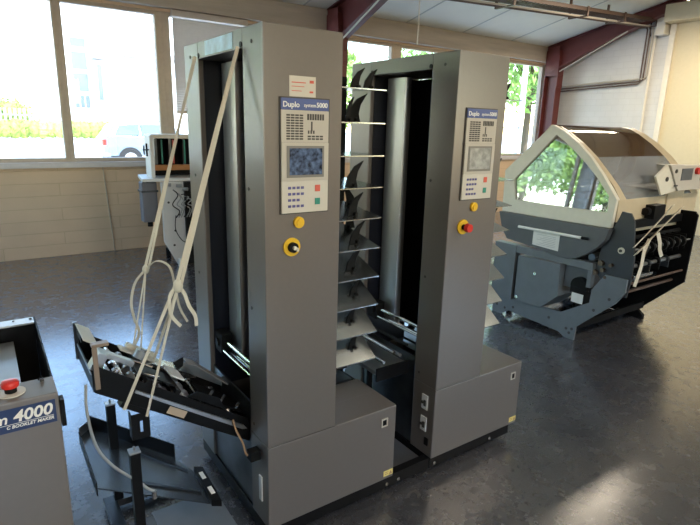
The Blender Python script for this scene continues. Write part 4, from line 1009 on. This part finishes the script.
bm = B(); tube(bm, [(CX + .6, CY - .6, 1.58), (CX + .7, CY - .6, 1.66), (CX + 2.1, CY - .6, 1.64), (CX + 2.2, CY - .6, 1.56)], .018, 6); t.part('roof_rail', bm, 'steel')
# trees
def tree(x, y, h, r, label, n=3500, s=.16, trunk=.16):
    t = Thing('garden_tree', label, 'tree', (x, y, 0), group='trees outside the windows')
    bm = B(); cyl(bm, (x, y, -.02), (x + .1, y, h * .55), trunk, 12, trunk * .6)
    for k in range(5):
        a = k * 1.3; cyl(bm, (x + .08, y, h * (.38 + .04 * k)), (x + math.cos(a) * r * .6, y + math.sin(a) * r * .6, h * (.6 + .05 * k)), trunk * .35, 8, trunk * .15)
    t.part('trunk', bm, 'bark', smooth=True)
    bl = [(x, y, h * .62, r, r, h * .36)]
    for k in range(7):
        a = k * .9; bl.append((x + math.cos(a) * r * .55, y + math.sin(a) * r * .55, h * random.uniform(.4, .8), r * .55, r * .55, h * .17))
    bm = B(); leaf_cloud(bm, bl, n, s); t.part('crown', bm, 'leaf')
for a in [(17.5, 12.5, 7.5, 2.6, 'leafy green tree outside the right end window, nearest the glass'), (25.5, 15.6, 9.5, 3.4, 'tall green tree outside the right end window, behind the nearest one'),
          (23.5, 24.0, 9, 3.2, 'green tree farther off, left of those at the right end window'), (13.2, 20.5, 5.6, 1.6, 'slim green tree seen just above the gap between the collators')]: tree(*a)
for a in [(-8.5, 12.5, 6.5, 1.9, 'tree left outside the view, reflected in the clear cover'), (-13.0, 13.5, 8, 2.4, 'taller tree left outside the view, reflected in the clear cover'), (-18.2, 12.5, 7, 2.4, 'broad tree farthest left outside the view, reflected in the cover'), (-4.9, 13.4, 5.2, 1.3, 'slender tree nearest the yard car, reflected in the clear cover')]: tree(*a)
bm = B(); box(bm, 9.5, 40, Y1 + 3.5, 26, -.019, .0); struct('trim_30', bm, 'grass')
bm = B(); cyl(bm, (9.66, 6.6, -.02), (9.66, 6.6, 5.2), .06, 16); single('pale_post', bm, 'lampwhite', 'pale round post outside the right end window', 'post', (9.6, 6.6, 0), smooth=True)  # plain pale upright beyond the glass, carries no lamp

# ------------------------------------------------------------------ light
w = bpy.data.worlds.new('sky'); S.world = w; w.use_nodes = True
nt = w.node_tree; nt.nodes.clear()
sky = nt.nodes.new('ShaderNodeTexSky'); sky.sky_type = 'NISHITA'; sky.sun_disc = False
sky.sun_elevation = math.radians(48); sky.sun_rotation = math.radians(160); sky.dust_density = .3; sky.air_density = 1.4; sky.ozone_density = 3.0
bg = nt.nodes.new('ShaderNodeBackground'); bg.inputs['Strength'].default_value = .95
out = nt.nodes.new('ShaderNodeOutputWorld')
nt.links.new(sky.outputs[0], bg.inputs[0]); nt.links.new(bg.outputs[0], out.inputs[0])
sd = bpy.data.lights.new('sun', 'SUN'); sd.energy = 8; sd.angle = math.radians(1); sd.color = (1, .95, .86)
so = bpy.data.objects.new('sun', sd); COL.objects.link(so)
az = math.radians(160)   # from behind the viewer, to the right
dirv = Vector((math.sin(az) * math.cos(math.radians(48)), math.cos(az) * math.cos(math.radians(48)), math.sin(math.radians(48))))
so.rotation_euler = dirv.to_track_quat('Z', 'Y').to_euler()
def portal_light(x, y, z, sx, sz, rot):
    ld = bpy.data.lights.new('window_portal', 'AREA'); ld.shape = 'RECTANGLE'; ld.size = sx; ld.size_y = sz; ld.cycles.is_portal = True
    lo = bpy.data.objects.new('window_portal', ld); COL.objects.link(lo); lo.location = (x, y, z); lo.rotation_euler = rot
portal_light((X0 + X1) / 2, Y1 + .30, (SZ + HZ) / 2, X1 - X0, HZ - SZ, (-PI / 2, 0, 0))
portal_light(X0 - .32, 3.1, 2.02, 4.5, 2.08, (-PI / 2, 0, -PI / 2 + PI))
portal_light(2, Y0 - .32, 1.95, 11.4, 1.9, (PI / 2, 0, 0))

S.view_settings.view_transform = 'Standard'; S.view_settings.look = 'None'
S.view_settings.exposure = 0.52; S.view_settings.gamma = 1.0; S.view_settings.use_curve_mapping = False
S.cycles.use_denoising = True
S.cycles.max_bounces = 8; S.cycles.diffuse_bounces = 4; S.cycles.transparent_max_bounces = 16
S.cycles.sample_clamp_indirect = 6.0; S.cycles.caustics_reflective = False; S.cycles.caustics_refractive = False
